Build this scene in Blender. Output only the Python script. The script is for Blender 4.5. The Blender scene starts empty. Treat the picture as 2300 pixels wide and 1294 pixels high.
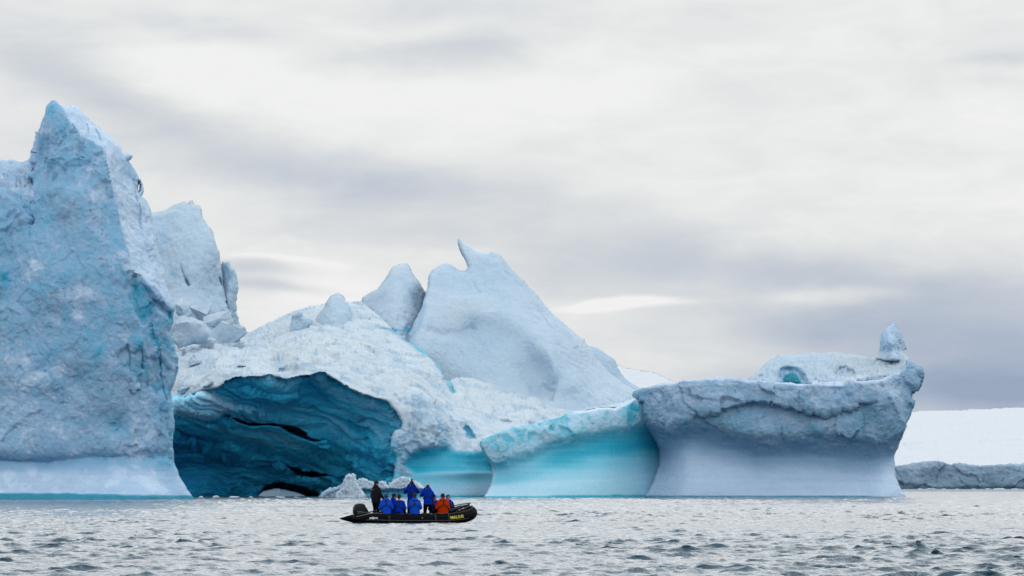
import bpy, bmesh, math, random
import numpy as np
from mathutils import Vector, Matrix, Euler
R = math.radians
rng = np.random.RandomState(7)
random.seed(7)

# ------------------------------------------------------------------ camera, sky, sun
scene = bpy.context.scene
COL = scene.collection
F = 9200.0      # focal length in photograph pixels (144 mm lens)
H = 1.64        # height of the eye above the water, metres
HY = 1088.0     # row of the horizon
cam_d = bpy.data.cameras.new("camera")
cam = bpy.data.objects.new("camera", cam_d); COL.objects.link(cam)
cam.location = (0, 0, H); cam.rotation_euler = (R(90), 0, 0)
cam_d.sensor_width = 36.0; cam_d.lens = 36.0 * F / 2300.0
cam_d.shift_y = (HY - 647.0) / 2300.0
cam_d.clip_start = 0.5; cam_d.clip_end = 30000
scene.camera = cam
scene.view_settings.view_transform = 'Standard'
scene.view_settings.look = 'None'
scene.view_settings.exposure = 0.0
scene.view_settings.gamma = 1.0
scene.cycles.max_bounces = 6
scene.cycles.diffuse_bounces = 3
scene.cycles.use_denoising = True

SUN_EL, SUN_AZ = 50.0, 58.0     # azimuth clockwise from +Y (behind the bergs, to the right)
sd = bpy.data.lights.new("sun", 'SUN'); sd.energy = 0.5; sd.angle = R(18); sd.color = (1.0, 0.97, 0.92)
so = bpy.data.objects.new("sun", sd); COL.objects.link(so)
so.rotation_euler = Euler((R(-(90 - SUN_EL)), 0, R(-SUN_AZ)), 'XYZ')

class NT:
    """small helper for node trees"""
    def __init__(s, tree): s.t = tree; s.n = tree.nodes; s.l = tree.links
    def new(s, typ, **kw):
        n = s.n.new(typ)
        for k, v in kw.items(): setattr(n, k, v)
        return n
    def put(s, sock, v):
        if isinstance(v, bpy.types.NodeSocket): s.l.new(v, sock)
        elif v is not None: sock.default_value = v
    def m(s, op, a, b=None, c=None, clamp=False):
        n = s.new('ShaderNodeMath', operation=op, use_clamp=clamp)
        s.put(n.inputs[0], a)
        if b is not None: s.put(n.inputs[1], b)
        if c is not None: s.put(n.inputs[2], c)
        return n.outputs[0]
    def ss(s, v, a, b, lo=0.0, hi=1.0):
        n = s.new('ShaderNodeMapRange', interpolation_type='SMOOTHSTEP')
        s.put(n.inputs[0], v); n.inputs[1].default_value = a; n.inputs[2].default_value = b
        n.inputs[3].default_value = lo; n.inputs[4].default_value = hi
        return n.outputs[0]
    def mix(s, f, a, b):
        n = s.new('ShaderNodeMix', data_type='RGBA')
        s.put(n.inputs[0], f); s.put(n.inputs[6], a); s.put(n.inputs[7], b)
        return n.outputs[2]
    def noise(s, vec, scale, detail=4, rough=0.55, dist=0.0, dim='3D'):
        n = s.new('ShaderNodeTexNoise', noise_dimensions=dim)
        s.put(n.inputs['Vector'], vec); n.inputs['Scale'].default_value = scale
        n.inputs['Detail'].default_value = detail; n.inputs['Roughness'].default_value = rough
        n.inputs['Distortion'].default_value = dist
        return n.outputs[0]
    def mapv(s, vec, scale=(1, 1, 1), rot=(0, 0, 0), loc=(0, 0, 0)):
        n = s.new('ShaderNodeMapping'); s.put(n.inputs[0], vec)
        n.inputs['Scale'].default_value = scale; n.inputs['Rotation'].default_value = rot
        n.inputs['Location'].default_value = loc
        return n.outputs[0]
    def vec(s, x, y, z):
        n = s.new('ShaderNodeCombineXYZ'); s.put(n.inputs[0], x); s.put(n.inputs[1], y); s.put(n.inputs[2], z)
        return n.outputs[0]

def rgb(r, g, b):
    f = lambda c: (c / 255 / 12.92) if c <= 10 else ((c / 255 + 0.055) / 1.055) ** 2.4
    return (f(r), f(g), f(b), 1.0)

# overcast sky: thick cloud layer over a clear sky, cloud bands laid out by compass bearing and height
world = bpy.data.worlds.new("World"); scene.world = world; world.use_nodes = True
world.node_tree.nodes.clear()
w = NT(world.node_tree)
tc = w.new('ShaderNodeTexCoord')
sx = w.new('ShaderNodeSeparateXYZ'); w.put(sx.inputs[0], tc.outputs['Generated'])
az = w.m('ARCTAN2', sx.outputs[0], sx.outputs[1])
el = w.m('ARCSINE', sx.outputs[2])
U = w.m('MULTIPLY', az, F / 1000.0)            # 1 unit = 1000 photograph pixels of angle
V = w.m('MULTIPLY', el, F / 1000.0)
uv = w.vec(U, V, 0.0)
wn = w.new('ShaderNodeTexNoise'); w.put(wn.inputs['Vector'], w.mapv(uv, (1.6, 4.0, 1), (0, 0, R(12))))
wn.inputs['Scale'].default_value = 1.0; wn.inputs['Detail'].default_value = 5
wsp = w.new('ShaderNodeSeparateColor'); w.put(wsp.inputs[0], wn.outputs['Color'])
Uw = w.m('ADD', U, w.m('MULTIPLY', w.m('SUBTRACT', wsp.outputs[0], 0.5), 0.35))
Vw = w.m('ADD', V, w.m('MULTIPLY', w.m('SUBTRACT', wsp.outputs[1], 0.5), 0.13))
def blob(px, py, rx, ry, amp, ang=0.0, p=1.0):
    """an elliptical patch of thicker or thinner cloud"""
    cx, cy = (px - 1150) / 1000.0, (HY - py) / 1000.0
    c, s_ = math.cos(R(ang)), math.sin(R(ang))
    dx = w.m('SUBTRACT', Uw, cx); dy = w.m('SUBTRACT', Vw, cy)
    a = w.m('DIVIDE', w.m('ADD', w.m('MULTIPLY', dx, c), w.m('MULTIPLY', dy, s_)), rx / 1000.0)
    b = w.m('DIVIDE', w.m('SUBTRACT', w.m('MULTIPLY', dy, c), w.m('MULTIPLY', dx, s_)), ry / 1000.0)
    q = w.m('ADD', w.m('MULTIPLY', a, a), w.m('MULTIPLY', b, b))
    if p != 1.0: q = w.m('POWER', q, p)
    return w.m('MULTIPLY', w.m('EXPONENT', w.m('MULTIPLY', q, -1.0)), amp)
# darkness of the cloud: 0 = off-white, 1 = blue grey
blobs = [
    blob(750, 395, 420, 60, 0.22, -6), blob(1050, 440, 500, 70, 0.15, -8), blob(1550, 560, 450, 70, 0.12, -8),
    blob(1350, 620, 380, 60, 0.18, 0), blob(1900, 620, 500, 60, 0.18, -3), blob(2250, 780, 560, 150, 0.62, 0),
    blob(2250, 890, 560, 60, 0.62, 0), blob(1850, 730, 350, 60, 0.22, 2), blob(550, 610, 120, 20, 0.32, -3),
    blob(570, 655, 140, 18, 0.35, -3), blob(60, 100, 260, 120, 0.16, -30), blob(300, 230, 330, 60, 0.22, -18),
    blob(1020, 105, 220, 36, 0.26, 6), blob(420, 60, 330, 30, 0.10, 0), blob(2240, 145, 160, 22, 0.16, 6),
    blob(2200, 200, 140, 14, 0.10, 0), blob(120, 300, 260, 60, 0.12, 0), blob(850, 520, 500, 50, 0.16, -6),
    blob(800, 690, 260, 60, -0.16, 0), blob(1500, 790, 350, 50, -0.06, 0),
    blob(540, 165, 260, 55, -0.16, -8), blob(1100, 215, 500, 60, -0.10, 0), blob(1050, 15, 250, 30, 0.12, 0)]
dk = blobs[0]
for b in blobs[1:]: dk = w.m('ADD', dk, b)
fine = w.noise(w.mapv(uv, (2.2, 9.0, 1), (0, 0, R(6))), 1.0, 7, 0.55, 0.6)
fine2 = w.noise(w.mapv(uv, (5, 11, 1), (0, 0, R(10)), (3, 1, 0)), 1.0, 8, 0.6, 0.5)
wide = w.noise(w.mapv(uv, (.18, .35, 1), (0, 0, 0), (5, 2, 0)), 1.0, 3)
dk = w.m('ADD', dk, w.m('MULTIPLY', w.m('SUBTRACT', fine, 0.5), 0.36))
dk = w.m('ADD', dk, w.m('MULTIPLY', w.m('SUBTRACT', fine2, 0.5), 0.28))
dk = w.m('ADD', dk, w.m('MULTIPLY', w.m('SUBTRACT', wide, 0.5), 0.15))
dk = w.m('ADD', dk, 0.10)
# bright lens clouds
def lens(px, py, rx, ry, amp, ang=0):
    return blob(px, py, rx, ry, amp, ang, 1.4)
ln = w.m('ADD', lens(1405, 680, 130, 11, 0.46, 2), lens(1870, 660, 165, 19, 0.27, 2))
ln = w.m('ADD', ln, lens(640, 585, 140, 9, 0.14, -3))
dk = w.m('SUBTRACT', dk, ln)
cr = w.new('ShaderNodeValToRGB'); w.put(cr.inputs[0], dk)
e = cr.color_ramp.elements
e[0].position = 0.0; e[0].color = rgb(240, 240, 240)
e[1].position = 1.0; e[1].color = rgb(152, 167, 191)
for pos, col in ((0.12, (231, 232, 232)), (0.3, (213, 217, 221)), (0.55, (189, 197, 209)), (0.8, (168, 181, 201))):
    x = e.new(pos); x.color = rgb(*col)
# above the frame the overcast is brighter towards the zenith
gain = w.ss(el, 0.11, 0.65, 1.0, 1.35)
# low sky band ahead, above the frame: gain added to brighten the water
gain = w.m('ADD', gain, w.ss(w.m('MULTIPLY', sx.outputs[1], -1.0), 0.05, 0.8, 0.0, 0.6))   # extra sky gain behind the camera, added to light ice faces and cave
gain = w.m('ADD', gain, w.m('MULTIPLY', w.m('MULTIPLY', w.ss(el, 0.115, 0.26, 0.0, 1.2), w.ss(el, 0.5, 1.1, 1.0, 0.0)), w.ss(sx.outputs[1], 0.1, 0.8)))
cl = w.new('ShaderNodeVectorMath', operation='SCALE'); w.put(cl.inputs[0], cr.outputs[0]); w.put(cl.inputs['Scale'], gain)
sky = w.new('ShaderNodeTexSky', sky_type='NISHITA')
sky.sun_disc = False; sky.sun_elevation = R(SUN_EL); sky.sun_rotation = R(SUN_AZ)
b1 = w.new('ShaderNodeBackground'); w.put(b1.inputs[0], sky.outputs[0]); b1.inputs[1].default_value = 0.08
b2 = w.new('ShaderNodeBackground'); w.put(b2.inputs[0], cl.outputs[0]); b2.inputs[1].default_value = 1.02
mx = w.new('ShaderNodeMixShader'); mx.inputs[0].default_value = 0.97
w.put(mx.inputs[1], b1.outputs[0]); w.put(mx.inputs[2], b2.outputs[0])
wo = w.new('ShaderNodeOutputWorld'); w.put(wo.inputs[0], mx.outputs[0])

# ------------------------------------------------------------------ noise (numpy)
PERM = np.random.RandomState(3).permutation(4096).astype(np.int64)
GR = np.random.RandomState(4).normal(size=(4096, 3)); GR /= np.linalg.norm(GR, axis=1)[:, None]
def _h(i, j, k): return PERM[(PERM[(PERM[i & 4095] + j) & 4095] + k) & 4095]
def perlin(p):
    i = np.floor(p).astype(np.int64); f = p - i
    u = f * f * f * (f * (f * 6 - 15) + 10)
    out = np.zeros(len(p))
    for dx in (0, 1):
        wx = u[:, 0] if dx else 1 - u[:, 0]
        for dy in (0, 1):
            wy = u[:, 1] if dy else 1 - u[:, 1]
            for dz in (0, 1):
                wz = u[:, 2] if dz else 1 - u[:, 2]
                g = GR[_h(i[:, 0] + dx, i[:, 1] + dy, i[:, 2] + dz)]
                out += wx * wy * wz * ((f[:, 0] - dx) * g[:, 0] + (f[:, 1] - dy) * g[:, 1] + (f[:, 2] - dz) * g[:, 2])
    return out * 1.6
def fbm(p, f, o=4, gain=0.5):
    a, s, t = 1.0, np.zeros(len(p)), 0
    for k in range(o):
        s += a * perlin(p * f + 17.3 * k); t += a; a *= gain; f *= 2.03
    return s / t
def ridged(p, f, o=4, gain=0.5):
    a, s, t = 1.0, np.zeros(len(p)), 0
    for k in range(o):
        s += a * (1 - 2 * np.abs(perlin(p * f + 9.1 * k))); t += a; a *= gain; f *= 2.1
    return s / t
def worley(p, f):
    """scalloped dents: squared distance to the nearest cell point (0 in the dent, 1 on the cusps)"""
    q = p * f; i = np.floor(q).astype(np.int64)
    best = np.full(len(p), 9.0)
    for dx in (-1, 0, 1):
        for dy in (-1, 0, 1):
            for dz in (-1, 0, 1):
                a, b, c = i[:, 0] + dx, i[:, 1] + dy, i[:, 2] + dz
                h = _h(a, b, c)
                d = (q[:, 0] - a - (h & 63) / 63.0) ** 2 + (q[:, 1] - b - ((h >> 6) & 63) / 63.0) ** 2 + (q[:, 2] - c - ((h * 7) % 61) / 61.0) ** 2
                best = np.minimum(best, d)
    return np.clip(best, 0, 1.2)
def facet(p, f):
    """broken planes: each cell is a tilted facet"""
    q = p * f; i = np.floor(q).astype(np.int64)
    best = np.full(len(p), 9.0); val = np.zeros(len(p))
    for dx in (-1, 0, 1):
        for dy in (-1, 0, 1):
            for dz in (-1, 0, 1):
                a, b, c = i[:, 0] + dx, i[:, 1] + dy, i[:, 2] + dz
                h = _h(a, b, c)
                vx = q[:, 0] - a - (h & 63) / 63.0; vy = q[:, 1] - b - ((h >> 6) & 63) / 63.0; vz = q[:, 2] - c - ((h * 7) % 61) / 61.0
                d = vx * vx + vy * vy + vz * vz
                g = GR[h]
                t = vx * g[:, 0] + vy * g[:, 1] + vz * g[:, 2] + 0.35 * ((h % 17) / 17.0 - .5)
                m = d < best
                val = np.where(m, t, val); best = np.where(m, d, best)
    return val
def smooth(x, a, b):
    t = np.clip((x - a) / (b - a), 0, 1); return t * t * (3 - 2 * t)
def warp(P3, f, amt):
    return P3 + amt * np.stack([fbm(P3 + 31, f, 3), fbm(P3 + 57, f, 3), fbm(P3 + 83, f, 3)], 1)

# ------------------------------------------------------------------ object helpers
def link(o, parent=None):
    COL.objects.link(o)
    if parent is not None: o.parent = parent
    return o
def tag(o, label=None, cat=None, group=None, kind=None):
    if label: o['label'] = label
    if cat: o['category'] = cat
    if group: o['group'] = group
    if kind: o['kind'] = kind
    return o
def empty(name, loc=(0, 0, 0), rz=0.0):
    o = bpy.data.objects.new(name, None); o.location = loc; o.rotation_euler = (0, 0, rz); o.empty_display_size = 0.3
    return link(o)
def mesh_obj(name, verts, faces, mat, parent=None, smooth_=True, attrs=None, origin=None):
    """faces: (n,4) or (n,3) numpy array or list of lists"""
    verts = np.asarray(verts, dtype=np.float64)
    if origin is not None: verts = verts - np.asarray(origin)
    me = bpy.data.meshes.new(name)
    if isinstance(faces, np.ndarray):
        n, k = faces.shape
        me.vertices.add(len(verts)); me.vertices.foreach_set('co', verts.astype(np.float32).ravel())
        me.loops.add(n * k); me.loops.foreach_set('vertex_index', faces.astype(np.int32).ravel())
        me.polygons.add(n); me.polygons.foreach_set('loop_start', np.arange(0, n * k, k, dtype=np.int32))
        me.update(calc_edges=True)
    else:
        me.from_pydata([tuple(v) for v in verts], [], faces)
    if attrs:
        for nm, arr in attrs.items():
            at = me.attributes.new(nm, 'FLOAT', 'POINT'); at.data.foreach_set('value', np.asarray(arr, dtype=np.float32))
    me.polygons.foreach_set('use_smooth', [smooth_] * len(me.polygons))
    me.materials.append(mat)
    me.validate()
    o = bpy.data.objects.new(name, me)
    if origin is not None and parent is None: o.location = origin
    return link(o, parent)

# ------------------------------------------------------------------ polygon tools (photograph pixels)
def resample(poly, step, closed=True):
    p = np.array(poly, float); n = len(p); out = []
    for k in range(n if closed else n - 1):
        a, b = p[k], p[(k + 1) % n]; m = max(1, int(np.hypot(*(b - a)) / step))
        for t in range(m): out.append(a + (b - a) * t / m)
    if not closed: out.append(p[-1])
    return np.array(out)
def inside(x, y, poly):
    p = np.array(poly, float); c = np.zeros(x.shape, bool); n = len(p)
    for k in range(n):
        x0, y0 = p[k]; x1, y1 = p[(k + 1) % n]
        if y0 == y1: continue
        m = ((y0 > y) != (y1 > y)) & (x < (x1 - x0) * (y - y0) / (y1 - y0) + x0)
        c ^= m
    return c
def near(x, y, line, closed=True):
    """distance to, and nearest point on, a polyline; also the side (+ right of travel)"""
    p = np.array(line, float); n = len(p)
    bd = np.full(x.shape, 1e18); bx = np.zeros(x.shape); by = np.zeros(x.shape); sgn = np.zeros(x.shape)
    for k in range(n if closed else n - 1):
        a, b = p[k], p[(k + 1) % n]; d = b - a; L = d @ d
        if L == 0: continue
        t = np.clip(((x - a[0]) * d[0] + (y - a[1]) * d[1]) / L, 0, 1)
        qx, qy = a[0] + t * d[0], a[1] + t * d[1]
        dd = (x - qx) ** 2 + (y - qy) ** 2; m = dd < bd
        s = np.sign((x - a[0]) * d[1] - (y - a[1]) * d[0])
        bd = np.where(m, dd, bd); bx = np.where(m, qx, bx); by = np.where(m, qy, by); sgn = np.where(m, s, sgn)
    return np.sqrt(bd), bx, by, sgn
def sdf(x, y, poly):
    d = near(x, y, poly)[0]; return np.where(inside(x, y, poly), -d, d)
def tps(pts):
    p = np.array(pts, float); X = p[:, :2] / 300.0; n = len(p)
    def k(r2): return np.where(r2 > 0, r2 * np.log(r2 + 1e-12), 0) * 0.5
    r2 = ((X[:, None] - X[None]) ** 2).sum(2)
    A = np.zeros((n + 3, n + 3)); A[:n, :n] = k(r2) + np.eye(n) * 1e-4
    A[:n, n] = 1; A[:n, n + 1:] = X; A[n, :n] = 1; A[n + 1:, :n] = X.T
    wts = np.linalg.solve(A, np.r_[p[:, 2], 0, 0, 0])
    def f(x, y):
        x = x / 300.0; y = y / 300.0
        o = wts[n] + wts[n + 1] * x + wts[n + 2] * y
        for i in range(n): o = o + wts[i] * k((x - X[i, 0]) ** 2 + (y - X[i, 1]) ** 2)
        return o
    return f
def at(px, py, D): return np.stack([(px - 1150) * D / F, D, H + (HY - py) * D / F], -1)
def rough_line(poly, amp=1.6, seed=0, step=5):
    """gives a drawn outline the small irregularities of broken ice"""
    r = resample(poly, step); q = np.c_[r * 0.045, np.full(len(r), seed * 3.7)]
    q2 = np.c_[r * 0.15, np.full(len(r), seed * 1.7 + 5)]
    return r + amp * np.c_[perlin(q) + .7 * perlin(q2), perlin(q + 40) + .7 * perlin(q2 + 40)] * 1.3

def ice_sheet(name, poly, D0, depth, mat, parent, step=2.4, holes=(), T=14.0, Rr=60.0, disp=None, paint=None, rnd=6.0, rndk=3.0, rough=1.4, clampD=None, edge=0.35):
    """a solid block of ice: a modelled front with real depth, a rounded back, closed along its outline"""
    poly = rough_line(poly, rough, seed=len(name) + poly[0][0] * .01)
    holes = [rough_line(h, rough * .8, seed=3) for h in holes]
    x0, y0 = poly.min(0) - step; x1, y1 = poly.max(0) + step
    nx, ny = int((x1 - x0) / step) + 1, int((y1 - y0) / step) + 1
    gx, gy = np.meshgrid(x0 + np.arange(nx) * step, y0 + np.arange(ny) * step)
    cx, cy = gx[:-1, :-1] + step / 2, gy[:-1, :-1] + step / 2
    keep = inside(cx, cy, poly)
    for h in holes: keep &= ~inside(cx, cy, h)
    idx = np.arange(nx * ny).reshape(ny, nx)
    q = np.stack([idx[:-1, :-1], idx[1:, :-1], idx[1:, 1:], idx[:-1, 1:]], -1)[keep]
    cnt = np.bincount(q.ravel(), minlength=nx * ny)
    used = np.nonzero(cnt)[0]; remap = -np.ones(nx * ny, int); remap[used] = np.arange(len(used))
    q = remap[q]; px = gx.ravel()[used].copy(); py = gy.ravel()[used].copy(); bnd = cnt[used] < 4
    lines = [poly] + list(holes)
    d = np.full(len(px), 1e9)
    for ln_ in lines:
        dd, qx, qy, _ = near(px, py, ln_)
        m = bnd & (dd < d)
        d = np.minimum(d, dd)
        if ln_ is lines[0]: sx_, sy_ = qx.copy(), qy.copy(); best = dd.copy()
        else:
            mm = dd < best; sx_[mm] = qx[mm]; sy_[mm] = qy[mm]; best = np.minimum(best, dd)
    far = best > step * 1.5
    mv = bnd & ~far
    px[mv] = sx_[mv]; py[mv] = sy_[mv]; d[mv] = 0
    # distance to the outline that is above water (the underwater edge needs no rounding)
    dt = np.where(py > 1112, 99, d)
    rr = np.clip(dt / rnd, 0, 1)
    D = D0 + depth(px, py) + rndk * (1 - np.sqrt(1 - (1 - rr) ** 2))
    if clampD is not None: D = np.clip(D, *clampD)
    Pf = at(px, py, D)
    n = normals(Pf, q)
    if disp is not None:
        a = disp(Pf, px, py, d)
        a = a * (edge + (1 - edge) * smooth(dt, 0, 16))
        Pf = Pf + n * a[:, None]
    nb = np.nonzero(~bnd)[0]
    back_id = np.arange(len(px)); back_id[nb] = len(px) + np.arange(len(nb))
    Db = D + T * np.sqrt(np.clip(d / Rr, 0, 1)) + 0.02
    Pb = at(px, py, Db)[nb]
    Pb = Pb + (fbm(Pb, 0.12, 3) * 1.2)[:, None] * np.array([0, 1, 0]) * np.clip(d[nb] / 10, 0, 1)[:, None]
    V3 = np.vstack([Pf, Pb]); faces = np.vstack([q, back_id[q][:, ::-1]])
    at_ = {}
    pnt = paint(Pf, px, py, d, n) if paint else {}
    for k in ('blue', 'wet', 'dirt'):
        a = pnt.get(k, np.zeros(len(px))); a = np.clip(a * np.ones(len(px)), 0, 1)
        at_[k] = np.r_[a, a[nb]]
    return mesh_obj(name, V3, faces, mat, parent, attrs=at_)
def normals(Pv, q):
    a = Pv[q[:, 2]] - Pv[q[:, 0]]; b = Pv[q[:, 3]] - Pv[q[:, 1]]
    fn = np.cross(a, b); n = np.zeros_like(Pv)
    for k in range(4):
        for c in range(3): n[:, c] += np.bincount(q[:, k], fn[:, c], minlength=len(Pv))
    n /= (np.linalg.norm(n, axis=1)[:, None] + 1e-12)
    return n

# ------------------------------------------------------------------ materials
def mat_new(name):
    m = bpy.data.materials.new(name); m.use_nodes = True; m.node_tree.nodes.clear()
    t = NT(m.node_tree)
    b = t.new('ShaderNodeBsdfPrincipled'); o = t.new('ShaderNodeOutputMaterial'); t.put(o.inputs[0], b.outputs[0])
    return m, t, b
def ice_material(name, snow=(0.52, 0.65, 0.80, 1), bare=(0.22, 0.375, 0.56, 1), deep=(0.004, 0.17, 0.26, 1), mid=(0.05, 0.31, 0.50, 1),
                 bump=0.6, bscale=1.0, streak=None, mottle=0.35, pit_dark=0.0):
    """glacier ice: 'blue' attribute 0 snow-covered .. 0.5 bare ice .. 1 dense turquoise ice (some shading painted in too), 'wet' smooth water-worn, 'dirt' silt"""
    m, t, b = mat_new(name)
    geo = t.new('ShaderNodeNewGeometry'); pos = geo.outputs['Position']
    A = {k: t.new('ShaderNodeAttribute', attribute_name=k).outputs['Fac'] for k in ('blue', 'wet', 'dirt')}
    n1 = t.noise(pos, 0.55 * bscale, 6, 0.6, 0.4)
    n2 = t.noise(pos, 2.6 * bscale, 5, 0.62, 0.3)
    dry = t.m('SUBTRACT', 1.0, t.m('MULTIPLY', A['wet'], 0.75))
    v = t.m('ADD', A['blue'], t.m('MULTIPLY', t.m('MULTIPLY', t.m('SUBTRACT', n1, 0.5), mottle), dry))
    v = t.m('ADD', v, t.m('MULTIPLY', t.m('MULTIPLY', t.m('SUBTRACT', n2, 0.5), mottle * .8), dry), clamp=True)
    lev0 = t.noise(t.mapv(pos, (0.05, 0.05, 1.6)), 1.0, 4, 0.6)
    v = t.m('ADD', v, t.m('MULTIPLY', t.m('MULTIPLY', t.m('SUBTRACT', lev0, 0.5), 0.30), A['wet']), clamp=True)
    cr = t.new('ShaderNodeValToRGB'); t.put(cr.inputs[0], v)
    e = cr.color_ramp.elements; e[0].color = snow; e[1].color = deep
    x = e.new(0.42); x.color = bare
    x = e.new(0.80); x.color = mid
    # silt
    dn = t.noise(pos, 1.6, 6, 0.7)
    df = t.m('MULTIPLY', A['dirt'], t.ss(dn, 0.45, 0.68), clamp=True)
    col = t.mix(df, cr.outputs[0], (0.42, 0.43, 0.38, 1))
    t.put(b.inputs['Base Color'], col)
    t.put(b.inputs['Roughness'], t.m('SUBTRACT', 0.8, t.m('MULTIPLY', A['wet'], 0.2)))
    b.inputs['Specular IOR Level'].default_value = 0.35
    # bump
    vr = t.new('ShaderNodeTexVoronoi', feature='SMOOTH_F1'); vr.inputs['Scale'].default_value = 1.5 * bscale
    vr.inputs['Smoothness'].default_value = 0.25
    vw = t.new('ShaderNodeVectorMath', operation='ADD'); t.put(vw.inputs[0], pos)
    nc = t.new('ShaderNodeTexNoise'); t.put(nc.inputs['Vector'], pos); nc.inputs['Scale'].default_value = 1.2
    t.put(vw.inputs[1], nc.outputs['Color']); t.put(vr.inputs['Vector'], vw.outputs[0])
    h = t.m('ADD', t.m('MULTIPLY', vr.outputs['Distance'], 0.6), t.m('MULTIPLY', n2, 0.8))
    h = t.m('ADD', h, t.m('MULTIPLY', t.noise(pos, 9 * bscale, 4, 0.6), 0.22))
    h = t.m('ADD', h, t.m('MULTIPLY', n1, 1.0))
    h = t.m('MULTIPLY', h, t.m('SUBTRACT', 1.0, t.m('MULTIPLY', A['wet'], 0.93)))
    # runnels and level wave lines on the water-worn parts
    run = t.noise(t.mapv(pos, (3.2, 3.2, 0.12)), 1.0, 3, 0.5)
    lev = t.noise(t.mapv(pos, (0.06, 0.06, 2.4)), 1.0, 3, 0.5)
    h2 = t.m('ADD', t.m('MULTIPLY', run, 0.5), t.m('MULTIPLY', lev, 0.20))
    h = t.m('ADD', h, t.m('MULTIPLY', h2, A['wet']))
    if streak:
        st = t.noise(t.mapv(pos, streak[0], streak[1]), 1.0, 5, 0.6, 0.5)
        h = t.m('ADD', h, t.m('MULTIPLY', st, streak[2]))
    bp = t.new('ShaderNodeBump'); bp.inputs['Strength'].default_value = bump; bp.inputs['Distance'].default_value = 0.55
    t.put(bp.inputs['Height'], h); t.put(b.inputs['Normal'], bp.outputs[0])
    return m
M_ICE = ice_material('bare_glacier_ice', bump=0.42, mottle=.50)
M_SNOW = ice_material('snowy_ice', bump=0.42, mottle=0.34, snow=(0.44, 0.54, 0.635, 1), bare=(0.235, 0.395, 0.56, 1))
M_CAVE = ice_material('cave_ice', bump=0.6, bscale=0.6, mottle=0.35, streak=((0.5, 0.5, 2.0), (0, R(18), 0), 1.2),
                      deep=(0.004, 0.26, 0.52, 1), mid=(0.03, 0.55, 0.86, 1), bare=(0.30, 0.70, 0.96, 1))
M_BLUE = ice_material('turquoise_ice', bump=0.5, mottle=0.35, deep=(0.004, 0.31, 0.47, 1), mid=(0.09, 0.43, 0.58, 1), bare=(0.32, 0.55, 0.70, 1))
M_BLOCK = ice_material('grey_blue_ice', bump=0.55, mottle=0.62, snow=(0.42, 0.55, 0.72, 1), bare=(0.21, 0.35, 0.52, 1), mid=(0.08, 0.26, 0.40, 1),
                       deep=(0.01, 0.20, 0.30, 1), streak=((0.5, 0.5, 1.8), (0, R(-50), 0), 0.7))

# ------------------------------------------------------------------ icebergs
# --- tall leaning spire, front left
A_POLY = [(-420, 1150), (-420, 395), (-300, 350), (-150, 372), (0, 360), (28, 358), (50, 362), (68, 361), (74, 342), (80, 325), (85, 305), (90, 290), (98, 268),
          (104, 250), (112, 238), (122, 228), (130, 236), (142, 240), (155, 240), (166, 236), (182, 249), (200, 265), (222, 285),
          (245, 305), (266, 326), (278, 348), (288, 346), (298, 350), (292, 357), (287, 362), (298, 376), (308, 390), (317, 403), (321, 418), (320, 440),
          (330, 450), (337, 475), (342, 510), (352, 550), (362, 590), (372, 630), (380, 665), (391, 690), (390, 710), (385, 745),
          (393, 780), (400, 805), (399, 830), (392, 860), (384, 880), (386, 900), (390, 950), (388, 1000), (392, 1040), (403, 1070),
          (418, 1095), (433, 1117), (440, 1150)]
A_HOLE = [(311, 408), (314, 416), (314, 428), (311, 432), (308, 422)]
a_base = tps([(-400, 1120, 6), (-400, 800, 8), (-400, 450, 16), (-400, 380, 26), (0, 1120, 0), (200, 1120, -2), (330, 1120, -1), (430, 1120, 5), (0, 1000, 1), (200, 1000, 1), (330, 1000, 1.5), (385, 1000, 4),
              (0, 800, 3), (200, 800, 1), (300, 800, 1), (390, 800, 5), (0, 600, 6), (150, 600, 3), (280, 600, 3), (0, 470, 9), (68, 480, 9),
              (150, 450, 6), (230, 480, 6), (110, 300, 15), (160, 320, 12), (122, 235, 18), (30, 440, 11), (0, 370, 26), (50, 370, 26), (70, 400, 18)])
RIDGE_A = [(122, 220), (150, 268), (178, 310), (225, 335), (243, 400), (258, 470), (275, 540), (298, 606), (345, 655), (392, 705), (420, 730)]
LEDGE_A = [(-420, 470), (-200, 440), (0, 432), (30, 446), (64, 458), (72, 470)]
OVER_A = [(286, 640), (292, 618), (305, 610), (318, 614), (345, 655), (370, 680), (392, 700), (386, 728), (372, 715), (350, 700), (340, 720), (318, 735), (300, 700), (286, 668)]
OVER_B = [(246, 800), (262, 782), (276, 775), (290, 770), (300, 780), (316, 765), (330, 790), (372, 800), (390, 830), (380, 880), (350, 900), (330, 880), (300, 870), (280, 840), (256, 830)]
CRACKS_A = [[(190, 335), (182, 370), (190, 400), (188, 430), (195, 460), (199, 480)], [(66, 480), (60, 515), (68, 545), (74, 560), (83, 585)],
            [(300, 405), (303, 440), (312, 480), (318, 520)], [(352, 760), (360, 800), (362, 850), (372, 900)], [(316, 770), (322, 830), (330, 870)],
            [(0, 626), (20, 634), (34, 636)], [(145, 650), (150, 668), (152, 640)], [(135, 865), (143, 880), (142, 905)], [(285, 775), (292, 800), (290, 835)],
            [(340, 730), (352, 790), (362, 830)], [(215, 290), (222, 305), (224, 315)], [(195, 280), (198, 300)], [(228, 520), (229, 530)]]
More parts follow.
